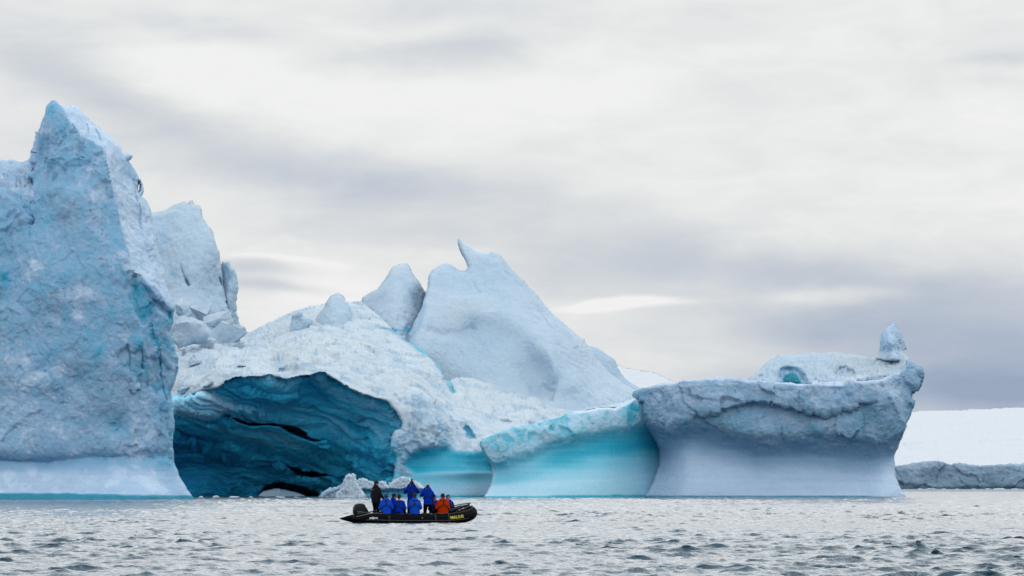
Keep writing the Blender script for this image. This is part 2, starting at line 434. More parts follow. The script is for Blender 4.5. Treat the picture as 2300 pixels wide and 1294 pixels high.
def a_depth(x, y):
    D = a_base(x, y)
    dist, _, _, s = near(x, y, RIDGE_A, False)
    # to the right of the ridge the flank turns away (travel is downwards, so right of the ridge is the left of travel)
    side = np.where(s < 0, 0, 0) + np.where(inside(x, y, [(122, 0)] + RIDGE_A + [(900, 730), (900, 0)]), 1.0, 0.0)
    D += side * np.minimum(dist, 90) * 0.051 * 2.1
    # step up to the snowy saddle behind the ledge
    d2 = near(x, y, LEDGE_A, False)[0]; up = inside(x, y, [(-420, 0)] + LEDGE_A + [(80, 440), (85, 330), (110, 0)])
    D += np.where(up, np.minimum(d2, 60) * 0.11, 0)
    D += np.where(sdf(x, y, OVER_A) < 0, 1.1 * smooth(-sdf(x, y, OVER_A), 0, 10), 0)
    sb = sdf(x, y, OVER_B); D += .6 * smooth(-sb, 0, 16)
    # water-worn notch and foot
    D += .45 * np.exp(-((y - 1044) / 24.0) ** 2) - 1.6 * smooth(y, 1065, 1120) ** 1.5
    D += 1.4 * np.exp(-((near(x, y, [(0, 1030), (100, 1040), (200, 1028), (330, 1024), (390, 1024)], False)[0]) / 14) ** 2) * 0.5
    for c in CRACKS_A:
        D += 0.32 * np.exp(-(near(x, y, c, False)[0] / 1.8) ** 2)
    for (cx, cy, r, am) in ((178, 850, 22, 1.2), (262, 960, 18, 0.9), (90, 930, 50, .8), (165, 400, 26, 1.0), (150, 505, 30, .8), (110, 700, 45, 1), (40, 780, 50, .9), (215, 720, 35, .9), (300, 1000, 30, .6)):
        D += .5 * am * np.exp(-(((x - cx) ** 2 + ((y - cy) * .8) ** 2) / r ** 2))
    return D
def a_disp(Pv, x, y, d):
    foot = smooth(y + 9 * fbm(Pv, .35, 3), 1000, 1062)
    right = inside(x, y, [(122, 0)] + RIDGE_A[:-2] + [(330, 560), (300, 0)]).astype(float)
    q = warp(Pv, 0.35, 1.3) * np.array([1, 1, .62])
    front = 0.9 * fbm(Pv, 0.14, 3) + 0.36 * ridged(q, 0.26, 4, .42) + 0.70 * worley(q, 0.26) + 0.22 * facet(q, 0.55) + .07 * fbm(Pv, 1.6, 3)
    zone = .45 + 1.1 * smooth(fbm(Pv + 5, .10, 3), -.22, .25)
    front = .5 * fbm(Pv, .14, 2) + zone * (front - .5 * fbm(Pv, .14, 2)) + .22 * zone * facet(q + 4, 1.1) + .06 * ridged(warp(Pv, .8, .6), 1.3, 3)
    fold = Pv[:, 2] * .55 + Pv[:, 0] * .8 + 2.2 * fbm(Pv, .09, 3)
    front = front + .55 * (1 - np.abs(2 * (fold * .13 % 1) - 1)) * smooth(fbm(Pv + 21, .08, 2), -.15, .2)
    rt = 0.5 * fbm(Pv, 0.3, 3) + 0.22 * fbm(q, 1.2, 4) + 0.12 * ridged(Pv * np.array([1, 1, .4]), 1.6, 3)
    cliff = smooth(x, 255, 300) * smooth(y, 600, 660)
    cl = 0.42 * facet(q * np.array([1, 1, .6]), 0.6) + 0.35 * worley(q * np.array([1, 1, .5]), 0.55) + .25 * fbm(Pv, .8, 3)
    a = front * (1 - right) + rt * right
    a = a * (1 - cliff) + cl * cliff
    return a * (1 - foot) + foot * 0.10 * fbm(Pv * np.array([.3, .3, 1]), 0.8, 3)
def a_paint(Pv, x, y, d, n):
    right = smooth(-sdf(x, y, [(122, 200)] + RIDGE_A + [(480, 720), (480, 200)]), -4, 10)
    b = 0.45 - 0.26 * right + (.22 * fbm(Pv, .14, 4) + .06 * smooth(-y, -800, -450)) * (1 - right)  # front bluer and darker than the flank: shading put into the ice colour
    wq = warp(Pv, .3, 1.6)
    b -= .22 * smooth(fbm(wq + 7, .28, 5), .06, .40) * (1 - right) * smooth(-y, -1030, -960)
    b += .14 * smooth(ridged(wq, .30, 4), .30, .62) * (1 - right)
    b = np.minimum(b, .54)
    b += 0.36 * smooth(-sdf(x, y, OVER_A), 0, 14) * (0.75 + .8 * fbm(Pv, .5, 3))
    b -= .10 * smooth(y, 760, 960)
    b += 0.16 * smooth(-sdf(x, y, OVER_B), 0, 24) + .14 * smooth(x, 320, 380) * smooth(y, 640, 720)
    for c in CRACKS_A: b += 0.24 * np.exp(-(near(x, y, c, False)[0] / 2.5) ** 2)
    for (cx, cy, r, am) in ((265, 958, 22, .30), (178, 850, 16, .14), (15, 630, 16, .3), (385, 712, 16, .35), (305, 775, 18, .35), (118, 250, 16, .14), (288, 372, 22, .22), (230, 790, 14, .25), (300, 400, 14, .2)):
        b += am * np.exp(-(((x - cx) ** 2 + (y - cy) ** 2) / r ** 2))
    b -= 0.16 * smooth(y, 1040, 1075)
    b += 0.10 * np.exp(-((y - 1035) / 16) ** 2)
    saddle = inside(x, y, [(-420, 0)] + LEDGE_A + [(80, 440), (85, 330), (110, 0)])
    b -= 0.2 * saddle
    wl = 1122 - 5 * smooth(x, 430, 40) + 2.2 * perlin(np.c_[x * .03, x * 0, x * 0 + 3])
    b = np.maximum(b, 0.93 * smooth(y, wl - 12, wl - 8))
    return dict(blue=b, wet=smooth(y, 1012, 1060), dirt=.35 * np.clip(fbm(Pv, .2, 2) + .2, 0, 1) * (1 - smooth(y, 900, 1000)))
rootA = empty('iceberg', ((200 - 1150) * 440 / F, 445, 0))
tag(rootA, 'tallest iceberg, a grey blue leaning spire rising out of the left edge of the photo', 'iceberg')
EMP = {}
def place(o, root):
    """keeps world coordinates of a child built in world space"""
    o.matrix_parent_inverse = Matrix.Translation(root.location).inverted()
    return o
D_A = 440.0
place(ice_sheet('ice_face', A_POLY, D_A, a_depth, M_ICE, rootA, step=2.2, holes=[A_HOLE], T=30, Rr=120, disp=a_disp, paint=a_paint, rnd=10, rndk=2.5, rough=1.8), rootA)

# --- second spire, behind
rootB = empty('iceberg', ((440 - 1150) * 585 / F, 590, 0))
tag(rootB, 'pale blunt ice spire standing right behind the tallest spire', 'iceberg')
B_POLY = [(300, 900), (300, 470), (330, 478), (342, 476), (370, 472), (388, 463), (400, 458), (415, 453), (421, 459), (430, 450), (438, 461), (446, 460), (452, 470),
          (453, 486), (462, 500), (478, 520), (484, 545), (490, 565), (496, 590), (503, 640), (512, 690), (530, 730), (545, 760), (560, 900)]
B2_POLY = [(494, 800), (494, 600), (500, 588), (507, 590), (514, 587), (517, 597), (528, 604), (531, 612), (533, 632), (537, 645), (533, 662), (530, 682), (531, 700), (536, 722), (545, 735), (552, 800)]
b_base = tps([(320, 480, 14), (420, 460, 16), (360, 600, 6), (440, 600, 3), (485, 560, 6), (500, 640, 7), (340, 720, 0), (420, 720, -3), (520, 720, 3), (400, 880, -8), (550, 880, -6)])
CR_B = [[(408, 598), (414, 620), (424, 640)], [(440, 790), (452, 800), (460, 825)], [(492, 625), (496, 640)]]
def b_depth(x, y):
    D = b_base(x, y)
    for c in CR_B: D += 1.2 * np.exp(-(near(x, y, c, False)[0] / 2.5) ** 2)
    return D
def soft_disp(s=1.0, f=1.0, lump=1.0):
    def g(Pv, x, y, d):
        q = warp(Pv, 0.3 * f, 1.0)
        return s * (0.5 * lump * fbm(Pv, 0.18 * f, 3) + 0.16 * fbm(q, 0.8 * f, 4) + 0.14 * ridged(q * np.array([1, 1, .5]), 0.9 * f, 4))
    return g
def rubble_disp(s=1.0, f=1.0):
    def g(Pv, x, y, d):
        q = warp(Pv, 0.5 * f, 1.2)
        return s * (0.9 * fbm(Pv, 0.22 * f, 3) + 0.75 * facet(q, 0.42 * f) + 0.45 * facet(q + 9, 1.1 * f) + 0.22 * fbm(q, 1.8 * f, 3))
    return g
def b_disp(Pv, x, y, d):
    k = smooth(y + (x - 400) * .2, 690, 740)
    return soft_disp(1.3)(Pv, x, y, d) * (1 - k) + rubble_disp(1.0)(Pv, x, y, d) * k
def b_paint(Pv, x, y, d, n):
    b = 0.20 + .06 * fbm(Pv, .15, 2)
    for c in CR_B: b += 0.55 * np.exp(-(near(x, y, c, False)[0] / 2.6) ** 2)
    b += .16 * np.exp(-(((x - 365) / 14) ** 2 + ((y - 535) / 20) ** 2)) + .2 * np.exp(-(((x - 392) / 10) ** 2 + ((y - 615) / 10) ** 2))
    return dict(blue=b, wet=0 * x, dirt=.9 * smooth(14 - d, 0, 12) * smooth(x, 350, 380))
place(ice_sheet('ice_face', B_POLY, 585, b_depth, M_SNOW, rootB, T=20, Rr=60, disp=b_disp, paint=b_paint, rnd=12, rndk=3, rough=2.2), rootB)
place(ice_sheet('ice_fin', B2_POLY, 592, lambda x, y: 0.02 * (y - 650) * -1 + 0.1 * np.abs(x - 515), M_SNOW, rootB, T=6, Rr=20, disp=b_disp,
          paint=lambda Pv, x, y, d, n: dict(blue=0.27 + .35 * np.exp(-(((x - 519) / 4) ** 2 + ((y - 622) / 12) ** 2)), wet=0, dirt=.2), rnd=8, rndk=2, rough=2.2), rootB)

# --- central berg: dome with the cave, snow slope, horned peak
rootC = empty('iceberg', ((800 - 1150) * 535 / F, 545, 0))
tag(rootC, 'wide white domed iceberg with a dark blue sea cave and a horned snow peak', 'iceberg')
CAVE = [(340, 900), (386, 898), (411, 896), (452, 879), (470, 876), (488, 873), (507, 858), (529, 850), (562, 847), (585, 848), (603, 843), (622, 848), (644, 853), (662, 848), (680, 846), (700, 843), (715, 838), (728, 838),
        (740, 846), (759, 858), (772, 868), (789, 876), (812, 886), (836, 894), (856, 899), (871, 904), (888, 922), (897, 936), (904, 950), (906, 966), (896, 968), (888, 970), (882, 984), (880, 1000),
        (883, 1012), (890, 1027), (892, 1040), (887, 1056), (885, 1075), (880, 1090), (880, 1190), (340, 1190)]
C_POLY = [(330, 1150), (330, 780), (370, 760), (420, 745), (480, 740), (520, 745), (550, 747), (563, 742), (576, 738), (600, 726), (640, 706), (660, 697), (690, 689), (722, 683), (760, 678), (812, 680),
          (850, 705), (880, 740), (910, 764), (925, 772), (942, 782), (962, 796), (975, 812), (984, 822), (993, 838), (1000, 852), (1010, 852), (1030, 848), (1060, 850), (1090, 856),
          (1120, 862), (1150, 872), (1190, 884), (1220, 898), (1260, 912), (1300, 920), (1350, 915), (1410, 900), (1440, 905), (1440, 1000), (1300, 1150)]
SADDLE_GAP = [(1041, 962), (1046, 955), (1052, 957), (1060, 966), (1068, 978), (1074, 987), (1066, 990), (1054, 990), (1045, 984)]
c_base = tps([(340, 900, 12), (390, 898, 10), (460, 878, 7), (560, 848, 3), (650, 852, 1), (740, 843, 0), (830, 890, -2), (890, 920, -4), (900, 970, -6), (885, 1030, -7),
              (890, 1115, -9), (950, 1000, -7), (960, 1060, -8), (1000, 1115, -7), (1050, 1020, -5), (1060, 1115, -5), (1110, 1060, 0), (1110, 1150, 0), (1300, 1100, 20),
              (390, 800, 24), (450, 760, 34), (550, 750, 46), (640, 710, 50), (722, 688, 50), (812, 688, 50), (910, 766, 34), (985, 824, 24), (560, 800, 20), (700, 780, 18), (850, 820, 11),
              (940, 860, 6), (960, 920, -1), (1000, 940, -1), (1030, 990, 0), (1010, 880, 18), (1060, 856, 36), (1060, 900, 18), (1060, 940, 6), (1150, 880, 38), (1150, 930, 18), (1180, 950, 10), (1250, 915, 36), (1300, 925, 34), (1400, 905, 42), (1400, 960, 30)])
CRK = [(860, 738), (900, 752), (913, 766), (930, 776), (950, 788), (968, 800), (980, 812), (984, 826), (996, 840), (1004, 852), (1012, 866), (1016, 880)]
BOULD = [(420, 855, 40, 1.2), (515, 815, 60, 1), (480, 830, 34, 1.0), (600, 760, 60, .8), (680, 800, 46, 1.2), (655, 815, 30, 1.1), (765, 800, 26, .7), (900, 820, 30, .6), (800, 790, 30, .6)]
BLUE_PANEL = [(920, 1018), (945, 1008), (1000, 1005), (1030, 1012), (1075, 1012), (1110, 1000), (1120, 1060), (1110, 1064), (1000, 1064), (930, 1068), (905, 1045)]
PILLAR = [(880, 980), (905, 955), (915, 900), (930, 895), (960, 905), (985, 920), (1000, 960), (1012, 1000), (1000, 1010), (930, 1020), (905, 1060), (885, 1080), (878, 1010)]
def c_depth(x, y):
    D = c_base(x, y)
    D += 2.0 * np.exp(-(near(x, y, CRK, False)[0] / 4.5) ** 2)
    D += 0.8 * np.exp(-(near(x, y, [(975, 890), (1008, 905), (1018, 940), (1022, 965)], False)[0] / 6) ** 2)
    D += 2.4 * smooth(-sdf(x, y, [(921, 890), (929, 900), (931, 925), (926, 935), (922, 915)]), -2, 5)
    D += 1.3 * smooth(-sdf(x, y, BLUE_PANEL), -6, 22)
    D += 1.5 * smooth(-sdf(x, y, SADDLE_GAP), -3, 9)
    D -= 2.8 * smooth(y, 1068, 1122) ** 1.3 * smooth(x, 900, 960)
    D -= 1.5 * np.exp(-(((x - 962) / 26) ** 2 + ((y - 950) / 42) ** 2))
    for bx, by, r, am in BOULD: D -= am * 2.4 * np.exp(-(((x - bx) / r) ** 2 + ((y - by) / (r * .5)) ** 2))
    return D
def c_disp(Pv, x, y, d):
    slope = rubble_disp(.50, .75)(Pv, x, y, d)
    pil = smooth(-sdf(x, y, PILLAR), -25, 10)
    q = warp(Pv, .5, 1.4)
    pl = .9 * worley(q, .5) + .5 * ridged(q, .8, 4) + .3 * facet(q, 1.2)
    wet = smooth(-sdf(x, y, BLUE_PANEL), -6, 8) + smooth(y, 1040, 1070) * (x > 900)
    wet = np.clip(wet, 0, 1)
    a = slope * (1 - pil) + pl * pil
    return a * (1 - wet) + wet * .06 * fbm(Pv, .6, 2)
def c_paint(Pv, x, y, d, n):
    b = 0.09 + .10 * fbm(Pv, .22, 3)
    b += .16 * (facet(warp(Pv, .5, 1.2), 0.42 * .75) < -.25)
    b += .6 * np.exp(-(near(x, y, CRK, False)[0] / 5) ** 2)
    b += .45 * smooth(-sdf(x, y, SADDLE_GAP), -2, 3)
    b += .12 * smooth(-sdf(x, y, PILLAR), -20, 20) + .3 * smooth(y, 975, 1015) * smooth(-sdf(x, y, PILLAR), -20, 20)
    b += .5 * smooth(-sdf(x, y, [(921, 890), (929, 900), (931, 925), (926, 935), (922, 915)]), -2, 4)
    pn = smooth(-sdf(x, y, BLUE_PANEL), -6, 10)
    b = b * (1 - pn) + .96 * pn
    low = smooth(y, 1062, 1068) * (x > 885)
    b = b * (1 - low) + low * (.72 - .22 * smooth(y, 1066, 1105))
    rimb = np.exp(-(near(x, y, CAVE[1:36], False)[0] / 7) ** 2) * (.35 + .65 * smooth(x, 850, 900))
    b += .34 * rimb * smooth(fbm(Pv + 3, .4, 3), -.3, .15)
    b = np.maximum(b, .93 * smooth(y, 1110, 1113))
    wet = np.clip(pn + low, 0, 1)
    dirt = .8 * np.exp(-(((x - 700) / 90) ** 2 + ((y - 790) / 30) ** 2)) + .9 * np.exp(-(((x - 925) / 30) ** 2 + ((y - 850) / 14) ** 2)) + .5 * np.exp(-(((x - 1090) / 90) ** 2 + ((y - 900) / 20) ** 2)) + .25
    return dict(blue=b, wet=wet, dirt=dirt * (1 - wet) * (y < 940))
M_DOME = ice_material('domed_ice', bump=0.38, mottle=0.26, snow=(0.49, 0.58, 0.66, 1), bare=(0.25, 0.41, 0.57, 1), deep=(0.004, 0.30, 0.46, 1), mid=(0.05, 0.42, 0.58, 1))
place(ice_sheet('ice_dome', C_POLY, 535, c_depth, M_DOME, rootC, step=2.3, holes=[CAVE], T=24, Rr=110, disp=c_disp, paint=c_paint, rnd=7, rndk=1.6, rough=2.4), rootC)
# the cave: its own surface, running back from the rim
cave_poly = [(320, 900), (386, 888), (450, 868), (505, 848), (560, 838), (640, 842), (725, 829), (760, 848), (840, 884), (880, 895), (915, 940), (918, 1000), (900, 1060), (900, 1190), (320, 1190)]
cv = tps([(340, 900, 14), (386, 896, 12), (450, 878, 9), (560, 846, 5), (650, 850, 3), (740, 840, 2), (830, 888, 0), (890, 915, -2), (908, 960, -3), (900, 1010, -3), (896, 1080, -4), (900, 1150, -4),
          (400, 960, 18), (450, 940, 15), (500, 920, 14), (600, 900, 12), (720, 890, 10), (820, 940, 11), (870, 980, 6), (560, 960, 22), (650, 980, 24), (740, 980, 18), (830, 1030, 13), (480, 1000, 28),
          (400, 1050, 32), (500, 1090, 34), (640, 1050, 34), (760, 1050, 26), (860, 1080, 7), (640, 1110, 42), (420, 1120, 30), (560, 1130, 38), (760, 1120, 34), (870, 1130, 4)])
SLITS = [[(520, 936), (560, 948), (600, 945), (635, 947), (667, 959), (697, 974), (718, 990), (705, 991), (677, 982), (653, 972), (629, 957), (600, 954), (562, 956), (535, 947)],
         [(640, 1042), (665, 1048), (690, 1057), (740, 1061), (750, 1067), (700, 1072), (672, 1065), (655, 1056)],
         [(582, 1114), (594, 1093), (620, 1083), (660, 1083), (690, 1091), (722, 1106), (718, 1122), (682, 1120), (672, 1108), (640, 1098), (610, 1098)],
         [(440, 985), (480, 990), (520, 1003), (480, 997)], [(560, 870), (610, 872), (650, 880), (610, 878)], [(740, 1000), (790, 1015), (830, 1040), (780, 1020)], [(400, 1020), (440, 1012), (480, 1018), (440, 1019)]]
LUMP = [(384, 900), (440, 880), (460, 880), (500, 900), (518, 916), (510, 928), (490, 938), (470, 938), (440, 930), (410, 925), (388, 922)]
def cave_depth(x, y):
    D = cv(x, y) * .74 + 2.6 + 4.0 * smooth(sdf(x, y, CAVE), -3, 5)
    D -= 3.0 * smooth(-sdf(x, y, LUMP), -4, 12)
    for i_, s_ in enumerate(SLITS):
        D += (13 if i_ < 3 else 3) * smooth(-sdf(x, y, s_), -1.5, 3)
        dd, qx, qy, _ = near(x, y, s_)
        D -= (2.6 if i_ < 3 else 1.2) * np.exp(-(dd / 24) ** 2) * smooth(y - qy, -2, 3) * (sdf(x, y, s_) > 0)
    # bands of bulging strata, sweeping down to the right
    t = (y - 850) + .22 * (x - 700) - .0006 * (x - 700) ** 2
    return D
def strata(Pv):
    q = warp(Pv, .10, 3.0)
    zz = q[:, 2] + .38 * q[:, 0] + .9 * fbm(Pv, .12, 2)
    return np.c_[q[:, 0] * .13, q[:, 1] * .13, zz]
def cave_disp(Pv, x, y, d):
    st = strata(Pv)
    a = 1.2 * fbm(Pv, .1, 2) + 1.0 * facet(st, .35) + .55 * facet(st + 5, .8) + .8 * ridged(st, .35, 4) + .35 * ridged(st + 11, 1.2, 4) + .12 * fbm(Pv, 1.4, 3)
    a = a * .78
    for s_ in SLITS[:3]: a = a * smooth(sdf(x, y, s_), 0, 9)
    return a
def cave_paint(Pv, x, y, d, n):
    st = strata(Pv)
    b = .68 + .26 * smooth(y, 900, 1060) + .14 * smooth(-x, -640, -440) - .10 * np.exp(-(((x - 640) / 110) ** 2 + ((y - 985) / 26) ** 2))  # deeper blue down and left: the cave's shade put into the colour
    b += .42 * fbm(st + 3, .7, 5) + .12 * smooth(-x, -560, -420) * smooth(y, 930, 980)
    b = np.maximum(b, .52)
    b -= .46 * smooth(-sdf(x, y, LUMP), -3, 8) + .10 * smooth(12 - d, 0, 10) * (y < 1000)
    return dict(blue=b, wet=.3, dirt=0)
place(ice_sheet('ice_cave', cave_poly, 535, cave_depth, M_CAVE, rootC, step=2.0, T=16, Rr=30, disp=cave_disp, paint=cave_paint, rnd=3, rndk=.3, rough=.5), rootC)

# peak with the horn
K_POLY = [(880, 990), (890, 800), (912, 765), (925, 737), (944, 702), (954, 668), (961, 640), (964, 620), (975, 605), (985, 599), (992, 595), (1002, 592), (1012, 595), (1025, 605), (1038, 610), (1047, 609), (1051, 601),
          (1046, 589), (1037, 571), (1031, 552), (1027, 537), (1030, 533), (1034, 537), (1043, 549), (1060, 560), (1080, 568), (1095, 570), (1104, 566), (1116, 567), (1123, 573), (1128, 580),
          (1145, 600), (1180, 635), (1215, 675), (1245, 710), (1280, 740), (1310, 765), (1330, 790), (1350, 818), (1372, 842), (1400, 862), (1425, 880), (1440, 900), (1440, 990)]
k_base = tps([(900, 800, 0), (940, 800, -2), (985, 830, 0), (960, 720, 4), (975, 620, 17), (1000, 600, 24), (1030, 540, 32), (1048, 640, 19), (1120, 575, 26), (1010, 700, 9), (1060, 690, 9.5), (1110, 690, 10.5),
              (1040, 760, 5.2), (1080, 790, 3.6), (1060, 840, 0), (1130, 820, 2), (1160, 720, 8.5), (1200, 760, 5), (1240, 790, 2), (1180, 850, 1), (1200, 820, 2.5), (1255, 840, -1), (1235, 870, -1), (1290, 850, -1), (1290, 900, -3), (1330, 870, 2),
              (1190, 910, -6), (1230, 930, -7), (1180, 640, 22), (1230, 700, 19), (1290, 760, 15), (1340, 815, 14), (1420, 880, 10), (1380, 900, 1), (1400, 960, -4), (1000, 960, -4)])
RIDGE_K = [(1105, 570), (1130, 610), (1160, 660), (1200, 705), (1245, 745), (1275, 790), (1300, 840), (1330, 890), (1380, 920)]
def k_depth(x, y):
    D = k_base(x, y)
    dd, qx, qy, _ = near(x, y, RIDGE_K, False)
    D += np.where(x > qx, np.minimum(dd, 60) * .16, 0)
    # hollows scooped by melt and wind, under the curving ridge
    R1 = [(960, 722), (985, 703), (1050, 690), (1130, 697), (1195, 735), (1238, 795), (1256, 850)]
    d1, qx, qy, _ = near(x, y, R1, False)
    below = inside(x, y, R1 + [(1240, 900), (1000, 900), (930, 780)])
    D += np.where(below, 2.2 * smooth(d1, 0, 52) * np.exp(-(d1 / 100) ** 2), 0) * smooth(x, 960, 1075)
    D += 1.5 * smooth(-sdf(x, y, [(1232, 762), (1262, 768), (1288, 800), (1304, 852), (1272, 866), (1240, 866), (1254, 822)]), -10, 22)
    D += .8 * smooth(-sdf(x, y, [(1186, 866), (1222, 862), (1246, 880), (1216, 900), (1190, 890)]), -6, 12)
    D += .6 * np.exp(-(near(x, y, [(965, 742), (990, 752), (1030, 748), (1060, 740)], False)[0] / 9) ** 2)
    D += 1.2 * np.exp(-(((x - 1112) / 9) ** 2 + ((y - 578) / 9) ** 2))
    for c in [[(1065, 636), (1070, 648), (1078, 655)], [(1035, 790), (1040, 800)], [(1205, 690), (1225, 720), (1250, 750)]]: D += .22 * np.exp(-(near(x, y, c, False)[0] / 2.5) ** 2)
    return D
def k_disp(Pv, x, y, d):
    q = warp(Pv, .25, 1.0)
    r = .45 * fbm(Pv, .14, 2) + .10 * fbm(q, .9, 4) + .07 * ridged(q, 1.1, 3)
    run = smooth(x - 1100 - (y - 600) * .55, 0, 60)
    r += run * .30 * ridged(np.c_[Pv[:, 0] + .6 * Pv[:, 2], Pv[:, 1], .18 * Pv[:, 2]], .8, 3)
    return r
def k_paint(Pv, x, y, d, n):
    b = .16 + .05 * fbm(Pv, .1, 2)
    b += .07 * np.exp(-(((x - 1090) / 80) ** 2 + ((y - 780) / 55) ** 2)) + .05 * smooth(-y, -720, -600)  # bluer in the hollow, its shade put into the colour
    for c in [[(1065, 636), (1070, 648), (1078, 655)], [(1035, 790), (1040, 800)], [(1205, 690), (1225, 720), (1250, 750)]]: b += .15 * np.exp(-(near(x, y, c, False)[0] / 2.5) ** 2)
    b += .25 * np.exp(-(near(x, y, [(955, 690), (940, 735), (918, 762)], False)[0] / 5) ** 2)
    dirt = .9 * np.exp(-(((x - 1060) / 40) ** 2 + ((y - 683) / 10) ** 2)) + .9 * np.exp(-(((x - 1010) / 26) ** 2 + ((y - 702) / 9) ** 2))
    return dict(blue=b, wet=.12, dirt=dirt)
place(ice_sheet('snow_peak', K_POLY, 575, k_depth, M_SNOW, rootC, step=2.3, T=22, Rr=90, disp=k_disp, paint=k_paint, rnd=10, rndk=3.5, rough=1.3), rootC)
# grey shoulder behind the peak
place(ice_sheet('snow_shoulder', [(1250, 960), (1250, 760), (1315, 772), (1335, 780), (1352, 787), (1370, 800), (1382, 812), (1392, 835), (1402, 846), (1420, 862), (1445, 876), (1470, 960)], 612,
          tps([(1260, 770, 12), (1350, 790, 8), (1400, 850, 6), (1330, 850, 0), (1450, 880, 4), (1300, 950, -3), (1450, 950, -4)]), M_SNOW, rootC, T=15, Rr=50, disp=soft_disp(.7),
          paint=lambda Pv, x, y, d, n: dict(blue=.27, wet=.1, dirt=.1), rnd=12, rndk=2), rootC)
# blocks riding on the dome
place(ice_sheet('ice_block', [(770, 830), (785, 720), (795, 742), (812, 745), (812, 716), (808, 700), (812, 690), (811, 680), (812, 668), (828, 658), (848, 649), (858, 638), (866, 628), (874, 612), (881, 601), (895, 594), (912, 590), (919, 595), (926, 610),
          (934, 626), (946, 642), (957, 655), (957, 672), (953, 690), (946, 712), (936, 735), (925, 750), (935, 830)], 584,
          tps([(820, 680, 8), (912, 592, 18), (880, 640, 6), (930, 640, 10), (955, 665, 14), (840, 700, 3), (900, 700, 0), (860, 760, -6), (920, 760, -4), (790, 770, -4), (850, 825, -12)]), M_SNOW, rootC, T=12, Rr=50,
          disp=lambda Pv, x, y, d: soft_disp(.9)(Pv, x, y, d) + .5 * smooth(y, 690, 720) * facet(warp(Pv, .5, 1), .5),
          paint=lambda Pv, x, y, d, n: dict(blue=.16 + .12 * np.exp(-(near(x, y, [(880, 630), (905, 625), (930, 680)], False)[0] / 10) ** 2) + .6 * np.exp(-(near(x, y, [(955, 670), (948, 700), (930, 728), (915, 745)], False)[0] / 6) ** 2)
                           + .6 * np.exp(-(near(x, y, [(853, 722), (858, 738), (866, 755), (880, 742), (905, 745), (912, 735)], False)[0] / 3) ** 2) + .5 * np.exp(-(near(x, y, [(812, 672), (815, 690)], False)[0] / 3) ** 2), wet=.05, dirt=.15),
          rnd=10, rndk=3, rough=1.6), rootC)
place(ice_sheet('ice_block', [(686, 760), (694, 742), (706, 722), (716, 708), (724, 694), (735, 675), (742, 667), (752, 663), (760, 659), (766, 662), (772, 668), (780, 678), (786, 692), (790, 708), (796, 730), (800, 760)], 570,
          tps([(760, 662, 7), (700, 745, 2), (790, 740, 2), (750, 720, -1), (750, 755, -4), (780, 690, 4)]), M_SNOW, rootC, T=7, Rr=30, disp=soft_disp(1.2, 1.6),
          paint=lambda Pv, x, y, d, n: dict(blue=.2, wet=0, dirt=.2), rnd=14, rndk=3, rough=1.8), rootC)
place(ice_sheet('ice_block', [(648, 752), (651, 730), (654, 706), (664, 701), (676, 699), (684, 712), (700, 716), (704, 730), (690, 745), (676, 750)], 569,
          lambda x, y: -.03 * (y - 730), M_SNOW, rootC, T=5, Rr=20, disp=rubble_disp(.5, 1.5), paint=lambda Pv, x, y, d, n: dict(blue=.26, wet=0, dirt=.2), rnd=9, rndk=2), rootC)
place(ice_sheet('ice_block', [(792, 790), (785, 690), (790, 678), (812, 674), (830, 690), (860, 720), (870, 790)], 586,
          lambda x, y: -.05 * (y - 700), M_SNOW, rootC, T=5, Rr=20, disp=rubble_disp(.7, 1.2), paint=lambda Pv, x, y, d, n: dict(blue=.14, wet=0, dirt=.5), rnd=9, rndk=2), rootC)

def boulder(px, py, D, wpx, hpx, seed, mat, parent, blue=.15, name='ice_block', k=12, dpx=None, rot=0):
    """an angular block of fallen ice: a rough convex lump with broken facets"""
    rs = np.random.RandomState(seed)
    bm = bmesh.new(); pts = rs.normal(size=(k, 3)); pts /= np.linalg.norm(pts, axis=1)[:, None]; pts *= rs.uniform(.82, 1.1, (k, 1))
    for p in pts: bm.verts.new(p)
    bmesh.ops.convex_hull(bm, input=bm.verts)
    for v in [v for v in bm.verts if not v.link_faces]: bm.verts.remove(v)
    bmesh.ops.subdivide_edges(bm, edges=bm.edges, cuts=5, use_grid_fill=True)
    s = D / F; sc = np.array([wpx / 2 * s, (dpx or wpx) / 2 * s, hpx / 2 * s])
    c = at(np.array(px), np.array(py), float(D))
    co = np.array([v.co[:] for v in bm.verts]) * sc
    ca, sa = math.cos(rot), math.sin(rot); co = co @ np.array([[ca, 0, sa], [0, 1, 0], [-sa, 0, ca]])
    nn = co / (np.linalg.norm(co, axis=1)[:, None] + 1e-9)
    am = min(wpx, hpx) * s
    co += nn * (am * (.20 * fbm(co + c, 1.6 / max(am, .6), 3) + .10 * fbm(co + c, 5 / max(am, .6), 3)))[:, None]
    fs = [[v.index for v in f.verts] for f in bm.faces]; n = len(co); bm.free()
    ys = (co[:, 2] / (hpx / 2 * s))
    o = mesh_obj(name, co + c + (np.array([0, 1.2, -.25 * hpx / 2 * s]) if parent is not None else 0), fs, mat, parent, attrs=dict(blue=np.full(n, blue * .75) + .15 * (ys < -.3), wet=np.zeros(n), dirt=np.full(n, .15)))
    o.data.set_sharp_from_angle(angle=R(42))
    return place(o, parent) if parent is not None else o
